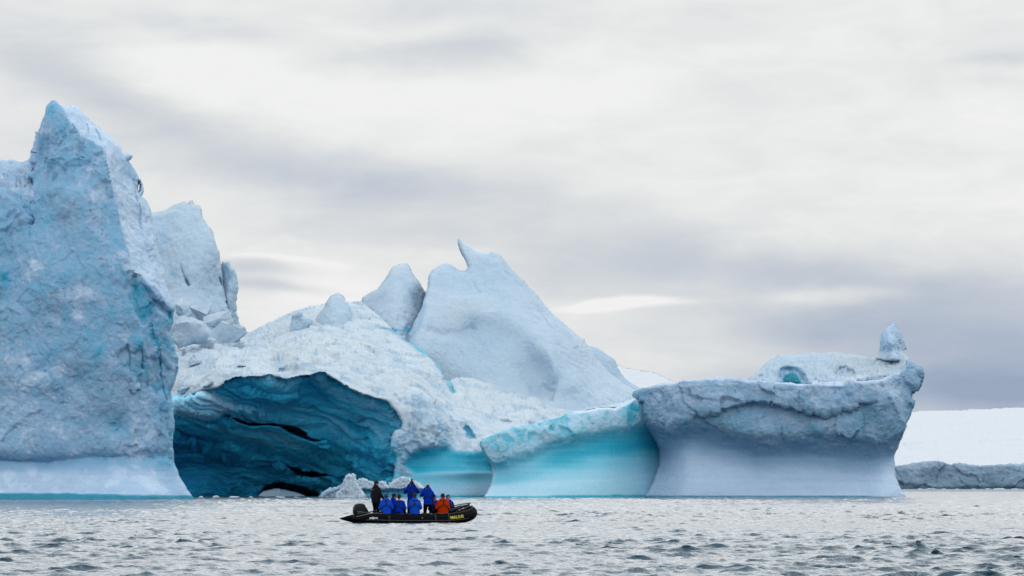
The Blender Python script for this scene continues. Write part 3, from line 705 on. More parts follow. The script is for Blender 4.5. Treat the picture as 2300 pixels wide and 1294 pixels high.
BL = [(425, 735, 560, 96, 80, .22, .2), (505, 755, 568, 92, 78, .20, 0), (462, 772, 563, 60, 36, .12, .5), (480, 712, 578, 60, 44, .15, .3), (450, 795, 556, 66, 26, .10, -.6), (435, 812, 552, 40, 30, .2, .3),
      (500, 790, 560, 30, 24, .15, .1), (415, 785, 553, 28, 18, .15, .8), (540, 738, 580, 40, 40, .2, .2), (530, 775, 566, 44, 20, .1, .1), (575, 745, 584, 30, 14, .15, 0), (410, 680, 574, 60, 50, .15, .5), (450, 690, 580, 60, 60, .18, .9),
      (405, 755, 552, 40, 50, .2, .1), (486, 815, 550, 38, 14, .12, 0), (575, 790, 560, 34, 12, .1, .2), (545, 818, 545, 40, 14, .12, 0), (1130, 948, 546, 56, 28, .12, 0), (1110, 965, 543, 44, 26, .2, .4), (1165, 945, 550, 40, 20, .12, .2),
      (850, 742, 575, 44, 18, .14, .1), (820, 738, 577, 36, 16, .12, -.2), (875, 752, 572, 34, 14, .12, .2), (905, 757, 574, 22, 14, .14, 0),
      (680, 830, 541, 60, 26, .16, .1), (640, 822, 541, 40, 20, .18, .2), (410, 868, 544, 36, 26, .28, .2), (470, 862, 541, 40, 14, .14, .3)]
for i, (px, py, D, wp, hp, bl, ro) in enumerate(BL):
    boulder(px, py, D, wp, hp, 20 + i, M_SNOW, rootC, bl, rot=ro)

# --- low turquoise wall
rootW = empty('iceberg', ((1270 - 1150) * 515 / F, 520, 0))
tag(rootW, 'low smooth turquoise ice wall between the cave pillar and the flat-topped grey block', 'iceberg')
W_POLY = [(1084, 1150), (1087, 1117), (1094, 1106), (1102, 1088), (1107, 1070), (1105, 1052), (1098, 1036), (1088, 1024), (1078, 1006), (1077, 992), (1088, 986), (1108, 977), (1130, 969), (1150, 963), (1180, 956), (1205, 951), (1230, 946),
          (1250, 940), (1272, 930), (1290, 924), (1330, 921), (1345, 917), (1362, 915), (1380, 917), (1400, 908), (1425, 893), (1440, 900), (1500, 940), (1520, 1000), (1520, 1150)]
w_base = tps([(1080, 995, 0), (1105, 1060, 1), (1088, 1117, -2), (1180, 958, 3), (1180, 1050, 1), (1280, 930, 6), (1290, 1050, 3.5), (1400, 920, 11), (1400, 1050, 9.5), (1470, 1000, 17), (1470, 1100, 16.5), (1300, 1117, 2), (1420, 1117, 10), (1520, 1000, 20), (1200, 1117, -1.5), (1520, 1117, 20), (1430, 895, 13)])
W_LEDGE = [(1075, 1040), (1140, 1030), (1200, 1010), (1235, 990), (1270, 985), (1320, 972), (1360, 962), (1400, 962), (1440, 950), (1500, 960)]
def w_depth(x, y):
    D = w_base(x, y)
    ly = np.interp(x, [p[0] for p in W_LEDGE], [p[1] for p in W_LEDGE])
    D += 1.3 * smooth(y, ly - 8, ly + 30) - 2.6 * smooth(y, ly + 20, 1122) ** 1.6
    D += 1.2 * smooth(ly - y, 20, 80)
    return D
def w_disp(Pv, x, y, d):
    ly = np.interp(x, [p[0] for p in W_LEDGE], [p[1] for p in W_LEDGE])
    k = smooth(ly - y, -22, 6); q = warp(Pv, .5, .9)
    r = .55 * facet(q, .45) + .45 * worley(q, .4) + .08 * fbm(Pv, 1.5, 3)
    return k * r * (.30 + .70 * smooth(-x, -1330, -1220)) + (1 - k) * .05 * fbm(Pv * np.array([.3, .3, 1.5]), .8, 2)
def w_paint(Pv, x, y, d, n):
    ly = np.interp(x, [p[0] for p in W_LEDGE], [p[1] for p in W_LEDGE])
    k = smooth(ly - y, -14, 10)
    f = facet(warp(Pv, .5, .9), .55); wl = fbm(Pv, .6, 3)
    up = .46 + .26 * smooth(f, .0, .35) + .22 * wl + .15 * (d < 5) - .12 * smooth(x, 1250, 1320)
    z = np.exp(-((y - ly - 38) / 26) ** 2) * smooth(x, 1190, 1260)
    lo = .70 - .27 * smooth(y, ly + 50, 1095) + .26 * z + .05 * smooth(x, 1200, 1300)
    b = up * k + lo * (1 - k)
    b += .35 * np.exp(-(((x - 1415) / 28) ** 2 + ((y - 925) / 26) ** 2))
    lip = smooth(8 - d, 0, 4) * smooth(x, 1275, 1300) * (y < 935)
    b = b * (1 - lip) + .08 * lip
    b -= .25 * np.exp(-((near(x, y, [(1107, 1040), (1108, 1070), (1095, 1105), (1088, 1117)], False)[0]) / 4) ** 2)
    wl_ = 1114.5 + 1.0 * perlin(np.c_[x * .03, x * 0, x * 0 + 3]) - 3.0 * smooth(x, 1150, 1420)
    b = np.maximum(b, .96 * smooth(y, wl_ - 1.5, wl_ + .5))
    return dict(blue=b, wet=1 - .75 * k, dirt=0)
place(ice_sheet('ice_wall', W_POLY, 518, w_depth, M_BLUE, rootW, step=2.2, T=12, Rr=50, disp=w_disp, paint=w_paint, rnd=6, rndk=2.0, rough=1.0), rootW)
# snow lying behind the wall's top edge
place(ice_sheet('snow_lip', [(1270, 990), (1272, 930), (1300, 922), (1330, 916), (1360, 912), (1400, 905), (1432, 898), (1460, 990)], 524, lambda x, y: 14 + .16 * np.abs(y - 915) + .10 * np.clip(x - 1300, 0, 300), M_SNOW, rootW, T=12, Rr=50,
          disp=soft_disp(.15), paint=lambda Pv, x, y, d, n: dict(blue=0, wet=.3, dirt=0), rnd=3, rndk=1, rough=.6), rootW)

# --- flat-topped block, right
rootR = empty('iceberg', ((1750 - 1150) * 527 / F, 531, 0))
tag(rootR, 'flat-topped grey blue iceberg with an undercut foot and a pointed pinnacle on top', 'iceberg')
R_POLY = [(1440, 1150), (1444, 1117), (1455, 1102), (1466, 1080), (1474, 1060), (1479, 1035), (1479, 1012), (1473, 992), (1459, 976), (1447, 958), (1440, 938), (1432, 914), (1424, 896), (1424, 882), (1436, 877), (1450, 873), (1475, 866),
          (1500, 862), (1530, 858), (1560, 855), (1600, 853), (1640, 851), (1662, 851), (1674, 857), (1700, 857), (1760, 859), (1820, 860), (1880, 860), (1930, 858), (1980, 852), (2000, 845), (2020, 835), (2032, 826), (2036, 812), (2040, 806),
          (2048, 817), (2060, 824), (2069, 828), (2072, 846), (2070, 860), (2062, 874), (2052, 884), (2050, 896), (2056, 900), (2054, 915), (2047, 932), (2040, 944), (2036, 960), (2029, 975), (2022, 995), (2014, 1015), (2009, 1032),
          (2010, 1050), (2014, 1075), (2022, 1095), (2030, 1108), (2034, 1117), (2036, 1150)]
r_base = tps([(1445, 1117, 5), (1475, 1030, 7), (1425, 890, 6), (1500, 1110, 1), (1500, 900, 2), (1500, 1020, 3), (1700, 1117, -2), (1700, 900, -1), (1900, 1117, -2), (1900, 900, -1), (2000, 900, 2), (2000, 1110, 1), (2034, 1117, 4), (2010, 1040, 4), (2050, 900, 7), (2065, 840, 9)])
R_EDGE = [(1420, 975), (1480, 985), (1530, 975), (1560, 968), (1640, 985), (1700, 1005), (1760, 1000), (1830, 1000), (1900, 1008), (1960, 1010), (2000, 1005), (2040, 990)]
R_BROW = [(1480, 905), (1560, 930), (1590, 925), (1630, 915), (1680, 900), (1740, 905), (1790, 915), (1850, 925), (1900, 915), (1940, 900), (2000, 895)]
def r_depth(x, y):
    D = r_base(x, y)
    ly = np.interp(x, [p[0] for p in R_EDGE], [p[1] for p in R_EDGE])
    D -= 1.1 * smooth(y, 860, ly - 30)                       # the cliff leans out ...
    D += 3.5 * smooth(y, ly - 38, ly + 34)                    # ... over the undercut ...
    D -= 4.5 * smooth(y, ly + 14, 1124) ** 1.2                # ... and the foot flares back out
    by = np.interp(x, [p[0] for p in R_BROW], [p[1] for p in R_BROW]) + 8 * perlin(np.c_[x * .05, x * 0, x * 0])
    D += 1.5 * smooth(y, by, by + 8) * smooth(x, 1530, 1600) * smooth(-x, -1990, -1930)
    return D
def r_disp(Pv, x, y, d):
    ly = np.interp(x, [p[0] for p in R_EDGE], [p[1] for p in R_EDGE]) + 9 * perlin(np.c_[x * .08, y * .05, x * 0]) 
    k = smooth(ly - y, -16, 34); q = warp(Pv, .45, 1.3)
    c, s_ = math.cos(R(38)), math.sin(R(38))
    g = np.c_[(q[:, 0] * c + q[:, 2] * s_) * 1.0, q[:, 1], (-q[:, 0] * s_ + q[:, 2] * c) * .55]
    r = 1.1 * facet(g, .30) + 1.0 * worley(g, .32) + .22 * ridged(q, .6, 4, .4) + .05 * fbm(Pv, 2.5, 2)
    return k * r * .72 + (1 - k) * .05 * fbm(Pv * np.array([.5, .5, 1.2]), .8, 2)
def r_paint(Pv, x, y, d, n):
    ly = np.interp(x, [p[0] for p in R_EDGE], [p[1] for p in R_EDGE])
    k = smooth(ly - y + 14 * fbm(Pv, .5, 3), -22, 22)
    f = facet(warp(Pv, .45, 1.3), .5)
    b = k * (.46 + .30 * fbm(Pv, .25, 4) + .12 * smooth(f, .1, .3) + .08 * smooth(y, 880, 950)) + (1 - k) * (.46 - .30 * smooth(y, ly + 24, ly + 70))  # foot paler below the undercut: light on the flare put into the colour
    b -= .12 * smooth(-x, -1560, -1480) * k + .10 * k * smooth(-y, -915, -875)  # left corner face paler, light put into the colour; top band paler too
    b += .30 * smooth(-x, -1470, -1430) * smooth(-y, -990, -960)
    b -= .3 * smooth(6 - d, 0, 4) * (y < 875) * (x < 2035) + .25 * np.exp(-(near(x, y, [(1455, 975), (1476, 1000), (1478, 1035), (1465, 1080), (1444, 1117)], False)[0] / 9) ** 2)
    b += .25 * np.exp(-(((x - 2050) / 18) ** 2 + ((y - 870) / 40) ** 2))
    wl_ = 1113.5 + 1.2 * perlin(np.c_[x * .02, x * 0, x * 0 + 3]) + 3 * smooth(x, 1930, 2000)
    b = np.maximum(b, .9 * smooth(y, wl_ - 1, wl_ + 1))
    return dict(blue=b, wet=1 - k, dirt=.5 * k * np.clip(fbm(Pv, .3, 2) + .3, 0, 1))
place(ice_sheet('ice_block', R_POLY, 527, r_depth, M_BLOCK, rootR, step=2.1, T=16, Rr=60, disp=r_disp, paint=r_paint, rnd=7, rndk=2.6, rough=1.7), rootR)
# snowy mound with two hollows, on top at the back
RM_POLY = [(1640, 900), (1672, 860), (1686, 846), (1700, 834), (1720, 815), (1735, 805), (1750, 797), (1768, 799), (1790, 797), (1812, 794), (1830, 791), (1850, 793), (1868, 790), (1885, 792), (1900, 797), (1920, 796), (1940, 800), (1955, 806), (1968, 804),
           (1972, 794), (1980, 790), (2000, 790), (2034, 792), (2042, 806), (2050, 900)]
HOL = [(1746, 838), (1752, 828), (1764, 822), (1780, 821), (1796, 826), (1808, 838), (1814, 856), (1806, 870), (1748, 870)]
rm_base = tps([(1680, 856, 4), (1750, 800, 14), (1830, 793, 18), (1900, 798, 18), (1830, 855, 2), (1900, 855, 1), (1960, 850, 1), (1960, 810, 12), (2030, 795, 12), (2030, 845, 1), (1750, 855, 2), (1830, 820, 9)])
def rm_depth(x, y):
    D = np.maximum(rm_base(x, y), 1.0 + 1.5 * smooth(x, 1900, 1960)) + 8 * smooth(y, 863, 870)
    D += 2.6 * smooth(-sdf(x, y, HOL), -2, 10)
    D += 2.2 * smooth(-sdf(x, y, [(1875, 842), (1882, 826), (1900, 822), (1918, 832), (1925, 840), (1915, 846), (1890, 848)]), -3, 6)
    D += 1.0 * np.exp(-(((x - 1982) / 5) ** 2 + ((y - 796) / 7) ** 2))
    return D
place(ice_sheet('snow_mound', RM_POLY, 532, rm_depth, M_SNOW, rootR, step=2.0, T=12, Rr=50, disp=rubble_disp(.42, 1.5),
          paint=lambda Pv, x, y, d, n: dict(blue=.17 + .10 * smooth(-sdf(x, y, HOL), 0, 8) + .60 * smooth(-sdf(x, y, [(1756, 850), (1764, 841), (1776, 837), (1790, 840), (1800, 858), (1800, 870), (1756, 870)]), -1, 5) + .2 * smooth(-sdf(x, y, HOL), -6, 2) + .2 * np.exp(-(((x - 1898) / 18) ** 2 + ((y - 834) / 9) ** 2)) - .12 * smooth(y, 835, 850) * (x > 1900), wet=0, dirt=.9 * smooth(x, 1850, 1880) * smooth(-y, -850, -830)),
          rnd=8, rndk=2, rough=1.6), rootR)
place(ice_sheet('pinnacle', [(1966, 808), (1974, 796), (1975, 778), (1976, 762), (1979, 750), (1986, 741), (1996, 731), (2003, 722), (2007, 718), (2011, 726), (2018, 738), (2025, 750), (2031, 766), (2033, 776), (2036, 784), (2030, 788), (2033, 795), (2034, 812)], 541,
          tps([(1978, 790, 3), (2007, 720, 6), (2030, 780, 5), (2000, 770, -1), (2010, 800, -2), (1975, 800, 2)]), M_ICE, rootR, step=1.8, T=4, Rr=20, disp=rubble_disp(.26, 1.3),
          paint=lambda Pv, x, y, d, n: dict(blue=.32 - .12 * smooth(y, 785, 795), wet=0, dirt=.3 + .5 * smooth(y, 780, 800)), rnd=7, rndk=1.5, rough=1.6), rootR)

# --- far ice sheet on the right with a cliff edge
rootG = empty('ice_sheet', ((2150 - 1150) * 1500 / F, 1520, 0))
tag(rootG, 'distant low ice sheet with a white snow slope above a crumpled grey cliff edge', 'glacier')
M_FAR = ice_material('far_cliff_ice', bump=1.0, bscale=0.35, mottle=0.5, snow=(0.50, 0.63, 0.78, 1), bare=(0.20, 0.31, 0.44, 1), mid=(0.05, 0.15, 0.25, 1), deep=(0.02, 0.08, 0.14, 1))
def g_disp(Pv, x, y, d):
    q = warp(Pv, .1, 4)
    return 3.2 * facet(q, .09) + 2.0 * worley(q, .12) + .8 * ridged(q, .3, 3)
place(ice_sheet('ice_cliff', [(1880, 1104), (1880, 1046), (2013, 1047), (2040, 1046), (2065, 1042), (2095, 1039), (2125, 1042), (2160, 1046), (2200, 1045), (2250, 1044), (2300, 1045), (2450, 1040), (2600, 1046), (2600, 1104)], 1500,
          lambda x, y: -.06 * (y - 1045) + 2.5 * np.sin(x * .03), M_FAR, rootG, step=1.8, T=40, Rr=40, disp=g_disp,
          paint=lambda Pv, x, y, d, n: dict(blue=.40 + .45 * fbm(Pv, .035, 3) + .5 * smooth(y, 1090, 1097), wet=0, dirt=.3), rnd=4, rndk=5, rough=1.5), rootG)
def g_depth(x, y): return 30 + np.clip((1046 - y), 0, 200) * 11.0
M_FARSNOW = ice_material('far_snow', bump=1.0, bscale=0.16, mottle=0.55, snow=(0.48, 0.53, 0.59, 1), bare=(0.30, 0.40, 0.52, 1))
place(ice_sheet('snow_slope', [(1880, 1060), (1880, 926), (2030, 922), (2150, 920), (2230, 917), (2300, 914), (2500, 905), (2600, 910), (2600, 1060)], 1500, g_depth, M_FARSNOW, rootG, step=3, T=60, Rr=100,
          disp=lambda Pv, x, y, d: 1.6 * fbm(Pv * np.array([1, .12, 1]), .14, 4) + 1.1 * fbm(Pv * np.array([1, .25, 1]), .05, 4) + 3.0 * fbm(Pv, .008, 3) - 2.2 * np.exp(-(near(x, y, [(2030, 999), (2080, 996), (2100, 995)], False)[0] / 1.6) ** 2) - 2.2 * np.exp(-(near(x, y, [(2200, 994), (2260, 989), (2400, 985)], False)[0] / 1.6) ** 2),
          paint=lambda Pv, x, y, d, n: dict(blue=.02 + .4 * np.exp(-(near(x, y, [(2030, 999), (2080, 996), (2100, 995)], False)[0] / 1.4) ** 2) + .4 * np.exp(-(near(x, y, [(2200, 994), (2260, 989), (2400, 985)], False)[0] / 1.4) ** 2), wet=.2, dirt=0), rnd=3, rndk=.5, rough=.8), rootG)
# far white slope showing between the peak and the block
hill = ice_sheet('snow_hill', [(1100, 1100), (1100, 800), (1250, 800), (1340, 808), (1388, 820), (1412, 826), (1440, 832), (1470, 836), (1495, 848), (1525, 858), (1600, 880), (1750, 950), (1900, 1000), (1900, 1100)], 1250,
          lambda x, y: np.clip(880 - y, -10, 200) * 5.0, M_FARSNOW, None, step=3.5, T=80, Rr=100, disp=lambda Pv, x, y, d: 1.2 * fbm(Pv, .04, 4),
          paint=lambda Pv, x, y, d, n: dict(blue=.03, wet=.1, dirt=0), rnd=3, rndk=.5, rough=1.2)
tag(hill, kind='structure')

# --- small pieces of ice at the water's edge
def berg_bit(label, poly, D, depth, blue=.08, rough=1.4, disp=None, name='ice_chunk', paint=None, T=2.5, step=1.3, cat='ice chunk'):
    o = ice_sheet(name, poly, D, depth, M_SNOW, None, step=step, edge=1.0, T=T, Rr=12, disp=disp or rubble_disp(.28, 2.2), paint=paint or (lambda Pv, x, y, d, n: dict(blue=blue + .0 * x, wet=0, dirt=.1)), rnd=6, rndk=.8, rough=rough)
    return tag(o, label, cat)
berg_bit('white ice tower standing in the water before the mouth of the cave', [(752, 1130), (752, 1111), (758, 1105), (764, 1098), (769, 1086), (774, 1074), (778, 1066), (783, 1062), (788, 1065), (794, 1062), (799, 1068), (800, 1078), (806, 1090), (812, 1100), (820, 1112), (824, 1130)],
         508, lambda x, y: .02 * np.abs(x - 785) - .03 * (y - 1090), .06)
berg_bit('lumpy white ice ridge with blue underside, directly behind the seated passengers', [(790, 1130), (792, 1095), (799, 1080), (806, 1074), (815, 1073), (824, 1076), (832, 1081), (840, 1083), (850, 1086), (859, 1082), (864, 1086), (870, 1090), (877, 1085), (886, 1080), (897, 1074), (910, 1071), (922, 1073), (934, 1080),
         (946, 1089), (958, 1098), (972, 1110), (980, 1130)], 512, lambda x, y: -.02 * (y - 1090) + 1.0 * smooth(y, 1096, 1104) - .6 * smooth(y, 1106, 1114), T=3,
         paint=lambda Pv, x, y, d, n: dict(blue=.10 + .72 * smooth(y + 5 * perlin(np.c_[x * .1, x * 0, x * 0]), 1095, 1103) * smooth(x, 800, 830), wet=.5 * smooth(y, 1095, 1103), dirt=0))
berg_bit('low greyish ice lump left of the white ice tower', [(712, 1130), (716, 1113), (724, 1108), (734, 1100), (744, 1095), (756, 1092), (770, 1086), (784, 1092), (796, 1130)], 514, lambda x, y: .02 * np.abs(x - 750), .28)
berg_bit('smooth pale ice floe under the low arch at the back of the cave', [(578, 1130), (582, 1112), (590, 1105), (604, 1100), (622, 1098), (642, 1100), (660, 1104), (674, 1109), (684, 1114), (690, 1130)], 552, lambda x, y: -.03 * (y - 1100), .22,
         disp=soft_disp(.3, 1.6), name='ice_floe', cat='ice floe', T=5)
bits = [(450, 16, 5, 498, 'small white ice scrap floating beside the foot of the tall spire'), (486, 22, 5, 500, 'thin white ice scrap second from the foot of the tall spire'), (528, 30, 4, 503, 'white ice scrap floating left of the pale floe in the cave'),
        (562, 14, 4, 503, 'tiny white ice scrap nearest the left end of the pale floe'), (628, 26, 4, 506, 'flat white ice scrap in front of the pale floe'), (668, 20, 3.5, 508, 'low white ice scrap at the right end of the pale floe')]
def scrap(px, wpx, hpx, D, label, seed, grp='ice scraps along the waterline'):
    s = D / F
    py = HY + H * F / D
    o = boulder(px, py, D, wpx, hpx * 2, seed, M_SNOW, None, .06, name='ice_scrap', k=14, dpx=wpx * .8)
    return tag(o, label, 'ice scrap', grp)
for i, (px, wp, hp, D, lb) in enumerate(bits): scrap(px, wp, hp, D, lb, 90 + i)
bits2 = [(2068, 22, 2.4), (2092, 30, 2.6), (2120, 14, 2), (2150, 12, 1.6), (2188, 16, 1.8), (2222, 22, 2.4), (2246, 34, 2.8), (2282, 26, 2)]
names2 = ['first', 'second', 'third', 'fourth', 'fifth', 'sixth', 'seventh', 'last']
for i, (px, wp, hp) in enumerate(bits2):
    scrap(px, wp, hp, 1380 - 10 * (i % 3), '%s white ice scrap from the flat-topped block along the foot of the far cliff' % names2[i], 120 + i, 'ice scraps below the far cliff')

# ------------------------------------------------------------------ water
BX, BY = -4.28, 173.6; HEAD = R(22)
def build_water():
    # bearings: fine inside the view, coarse outside; distances: fine rows close in, growing outwards
    tf = np.linspace(-.165, .165, 860)
    out = .165 + (np.linspace(0, 1, 60)[1:] ** 2) * 2.2
    tt = np.r_[-out[::-1], tf, out]
    r1 = 62 * np.exp(np.arange(0, math.log(900 / 62.), 0.00095))
    r0 = np.linspace(-60, 60, 50)[:-1]
    r2 = 900 * np.exp(np.linspace(0, math.log(14000 / 900.), 90))[1:]
    rr = np.r_[r1, r2]
    X = rr[:, None] * tt[None, :]; Y = np.repeat(rr[:, None], len(tt), 1)
    # nearer than the frame: a widening apron, same columns
    Xn = np.repeat((62 * tt)[None, :], len(r0), 0) * np.linspace(1.0, 1.0, len(r0))[:, None]; Yn = np.repeat(r0[:, None], len(tt), 1)
    X = np.vstack([Xn, X]); Y = np.vstack([Yn, Y]); ny, nx = X.shape
    spc = np.gradient(np.r_[r0, rr])[:, None]
    Z = np.zeros_like(X); DX = np.zeros_like(X); DY = np.zeros_like(X)
    rs = np.random.RandomState(11)
    comps = []
    for lam in np.geomspace(0.26, 4.0, 80):
        for _ in range(1):
            a = 0.0063 * lam ** 0.72 * rs.uniform(.6, 1.25)
            th = R(-80) + rs.normal() * .42 + (R(55) if rs.rand() < .16 else 0)      # wind chop running towards the camera and across
            if lam > .95: a *= (.95 / lam) ** .85
            comps.append((lam, a, th, rs.uniform(0, 6.28)))
    lat = np.gradient(tt)[None, :] * np.maximum(Y, 62)
    # gusts: patches where the chop is stronger
    gx = np.c_[X.ravel()[::1] * .045, Y.ravel()[::1] * .016, np.zeros(X.size)]
    gust = (1 + .55 * perlin(gx) + .35 * perlin(gx * 3.1 + 5)).reshape(X.shape)
    gust = np.clip(gust, .35, 1.8)
    fx = np.c_[X.ravel() * .60 + .05 * Y.ravel(), Y.ravel() * .32, np.full(X.size, 7.)]
    steep = perlin(fx) + .5 * perlin(fx * 2.1 + 9)
    steep = (.82 + .85 * np.clip(steep + .10, 0, 1) ** 1.2).reshape(X.shape)
    for lam, a, th, ph in comps:
        k = 2 * math.pi / lam; cx, cy = math.cos(th), math.sin(th)
        fade = 1 - smooth(np.maximum(spc * abs(cy), lat * abs(cx)), lam * .32, lam * .75)
        if fade.max() <= 0: continue
        rows = np.nonzero(fade.max(1) > 0)[0]; r_a, r_b = rows[0], rows[-1] + 1
        arg = k * (X[r_a:r_b] * cx + Y[r_a:r_b] * cy) + ph
        f = fade[r_a:r_b] * a * (steep[r_a:r_b] if lam < 2.2 else 1.0)
        s, c = np.sin(arg), np.cos(arg)
        Z[r_a:r_b] += f * s; DX[r_a:r_b] += 1.3 * f * c * cx; DY[r_a:r_b] += 1.3 * f * c * cy
    # calmer right under the boat's hull
    c, s = math.cos(HEAD), math.sin(HEAD); lx = (X - BX) * c + (Y - BY) * s; ly = -(X - BX) * s + (Y - BY) * c
    q = np.sqrt((lx / 3.4) ** 2 + (ly / 1.3) ** 2); damp = .30 + .70 * smooth(q, .8, 1.5)
    lee = 1 - .60 * smooth(-X / np.maximum(Y, 1), .055, .10) * smooth(Y, 130, 330)
    g = gust * damp * lee
    Z *= g; X = X + DX * g; Y = Y + DY * g
    P3 = np.stack([X, Y, Z], -1).reshape(-1, 3)
    idx = np.arange(nx * ny).reshape(ny, nx)
    q4 = np.stack([idx[:-1, :-1], idx[:-1, 1:], idx[1:, 1:], idx[1:, :-1]], -1).reshape(-1, 4)
    m, t, b = mat_new('sea_water')
    geo = t.new('ShaderNodeNewGeometry'); pos = geo.outputs['Position']
    nz = t.noise(t.mapv(pos, (.03, .012, 1)), 1.0, 3)
    t.put(b.inputs['Base Color'], t.mix(t.ss(nz, .3, .7), (0.016, 0.055, 0.090, 1), (0.026, 0.075, 0.115, 1)))
    b.inputs['Roughness'].default_value = 0.05; b.inputs['IOR'].default_value = 1.40
    h = t.m('ADD', t.m('MULTIPLY', t.noise(t.mapv(pos, (1, 1, 1)), 2.6, 5, .62, .8), .16), t.m('MULTIPLY', t.noise(pos, 11.0, 3, .6, .4), .02))
    bp = t.new('ShaderNodeBump'); bp.inputs['Strength'].default_value = .50; bp.inputs['Distance'].default_value = 1.0
    t.put(bp.inputs['Height'], h); t.put(b.inputs['Normal'], bp.outputs[0])
    o = mesh_obj('water', P3, q4, m, None)
    tag(o, kind='structure')
build_water()

# ------------------------------------------------------------------ mesh builder for boat and people
class MB:
    def __init__(s): s.v = []; s.f = []
    def ring(s, c, u, w_, rx, ry, n=14):
        i = len(s.v)
        for k in range(n):
            a = 2 * math.pi * k / n; s.v.append(Vector(c) + u * (rx * math.cos(a)) + w_ * (ry * math.sin(a)))
        return list(range(i, i + n))
    def join(s, a, b):
        n = len(a)
        for k in range(n): s.f.append([a[k], a[(k + 1) % n], b[(k + 1) % n], b[k]])
    def cap(s, r, flip=False):
        s.f.append(list(reversed(r)) if not flip else list(r))
    def tube(s, pts, rad, n=12, flat=1.0):
        pts = [Vector(p) for p in pts]; prev = None; u = None
        if not hasattr(rad, '__len__'): rad = [rad] * len(pts)
        for i, p in enumerate(pts):
            t = (pts[min(i + 1, len(pts) - 1)] - pts[max(i - 1, 0)]).normalized()
            if u is None:
                u = t.cross(Vector((0, 0, 1)));
                if u.length < .05: u = t.cross(Vector((1, 0, 0)))
                u.normalize()
            else:
                u = (u - t * u.dot(t)).normalized()
            w_ = u.cross(t)
            r = s.ring(p, u, w_, rad[i], rad[i] * flat, n)
            if prev: s.join(prev, r)
            else: s.cap(r)
            prev = r
        s.cap(prev, True)
    def loft(s, rings, n=20):
        """rings: (centre, rx, ry) stacked, axis given by tilt frame (u, w)"""
        prev = None
        for c, rx, ry, u, w_ in rings:
            r = s.ring(c, u, w_, rx, ry, n)
            if prev: s.join(prev, r)
            else: s.cap(r)
            prev = r
        s.cap(prev, True)
    def ball(s, c, rx, ry, rz, n=12, m=8):
        c = Vector(c); prev = None
        i0 = len(s.v); s.v.append(c + Vector((0, 0, -rz)))
        for j in range(1, m):
            a = -math.pi / 2 + math.pi * j / m
            r = s.ring(c + Vector((0, 0, rz * math.sin(a))), Vector((1, 0, 0)), Vector((0, 1, 0)), rx * math.cos(a), ry * math.cos(a), n)
            if prev: s.join(prev, r)
            else:
                for k in range(n): s.f.append([i0, r[(k + 1) % n], r[k]])
            prev = r
        i1 = len(s.v); s.v.append(c + Vector((0, 0, rz)))
        for k in range(n): s.f.append([prev[k], prev[(k + 1) % n], i1])
    def box(s, c, sx, sy, sz, M3=None):
        c = Vector(c); i = len(s.v)
        for dz in (-1, 1):
            for dx, dy in ((-1, -1), (1, -1), (1, 1), (-1, 1)):
                v = Vector((dx * sx / 2, dy * sy / 2, dz * sz / 2)); s.v.append(c + (M3 @ v if M3 else v))
        for f in ((0, 3, 2, 1), (4, 5, 6, 7), (0, 1, 5, 4), (1, 2, 6, 5), (2, 3, 7, 6), (3, 0, 4, 7)): s.f.append([i + k for k in f])
    def build(s, name, mat, parent=None, remesh=None, smooth_n=0, bevel=None, sm=True):
        me = bpy.data.meshes.new(name); me.from_pydata([tuple(v) for v in s.v], [], s.f)
        bm = bmesh.new(); bm.from_mesh(me); bmesh.ops.recalc_face_normals(bm, faces=bm.faces); bm.to_mesh(me); bm.free()
        me.polygons.foreach_set('use_smooth', [sm] * len(me.polygons)); me.materials.append(mat)
        o = bpy.data.objects.new(name, me); link(o, parent)
        if bevel:
            md = o.modifiers.new('bevel', 'BEVEL'); md.width = bevel; md.segments = 3; md.limit_method = 'ANGLE'
        if remesh:
            md = o.modifiers.new('remesh', 'REMESH'); md.mode = 'VOXEL'; md.voxel_size = remesh; md.use_smooth_shade = True
            if smooth_n:
                md = o.modifiers.new('smooth', 'SMOOTH'); md.factor = .5; md.iterations = smooth_n
        return o

def plain(name, col, rough=.6, noise_amt=.25, scale=20, bump=0.0, spec=.4):
    m, t, b = mat_new(name)
    tc_ = t.new('ShaderNodeTexCoord').outputs['Object']
    n = t.noise(tc_, scale, 4, .6)
    d = tuple(c * (1 - noise_amt) for c in col[:3]) + (1,); l = tuple(min(1, c * (1 + noise_amt)) for c in col[:3]) + (1,)
    t.put(b.inputs['Base Color'], t.mix(n, d, l)); b.inputs['Roughness'].default_value = rough; b.inputs['Specular IOR Level'].default_value = spec
    if bump:
        bp = t.new('ShaderNodeBump'); bp.inputs['Strength'].default_value = bump; bp.inputs['Distance'].default_value = .02
        t.put(bp.inputs['Height'], t.noise(tc_, scale * .6, 4, .6, .5)); t.put(b.inputs['Normal'], bp.outputs[0])
    return m
M_RUB = plain('black_rubber_fabric', (0.003, 0.0036, 0.006), .75, .3, 8, .15, .05)
M_STRIP = plain('rubbing_strip', (0.02, 0.02, 0.023), .5, .2, 10)
M_COWL = plain('dark_engine_paint', (0.004, 0.008, 0.014), .45, .15, 6, 0, .18)
M_GREY = plain('worn_grey_trim', (0.16, 0.17, 0.18), .5)
M_FLOOR = plain('deck_board', (0.05, 0.05, 0.05), .6)
M_ROPE = plain('rope', (0.05, 0.05, 0.055), .8)
M_WHITE = plain('white_print', (0.62, 0.62, 0.64), .6, .05)
M_YEL = plain('yellow_print', (0.46, 0.42, 0.05), .6, .05)
M_SKIN = plain('skin', (0.42, 0.22, 0.16), .6, .1, 30)
M_BLUEJ = plain('blue_parka', (0.002, 0.028, 0.34), .9, .35, 9, .9, .0)
M_BLUED = plain('dark_blue_parka', (0.001, 0.018, 0.22), .9, .35, 9, .9, .0)
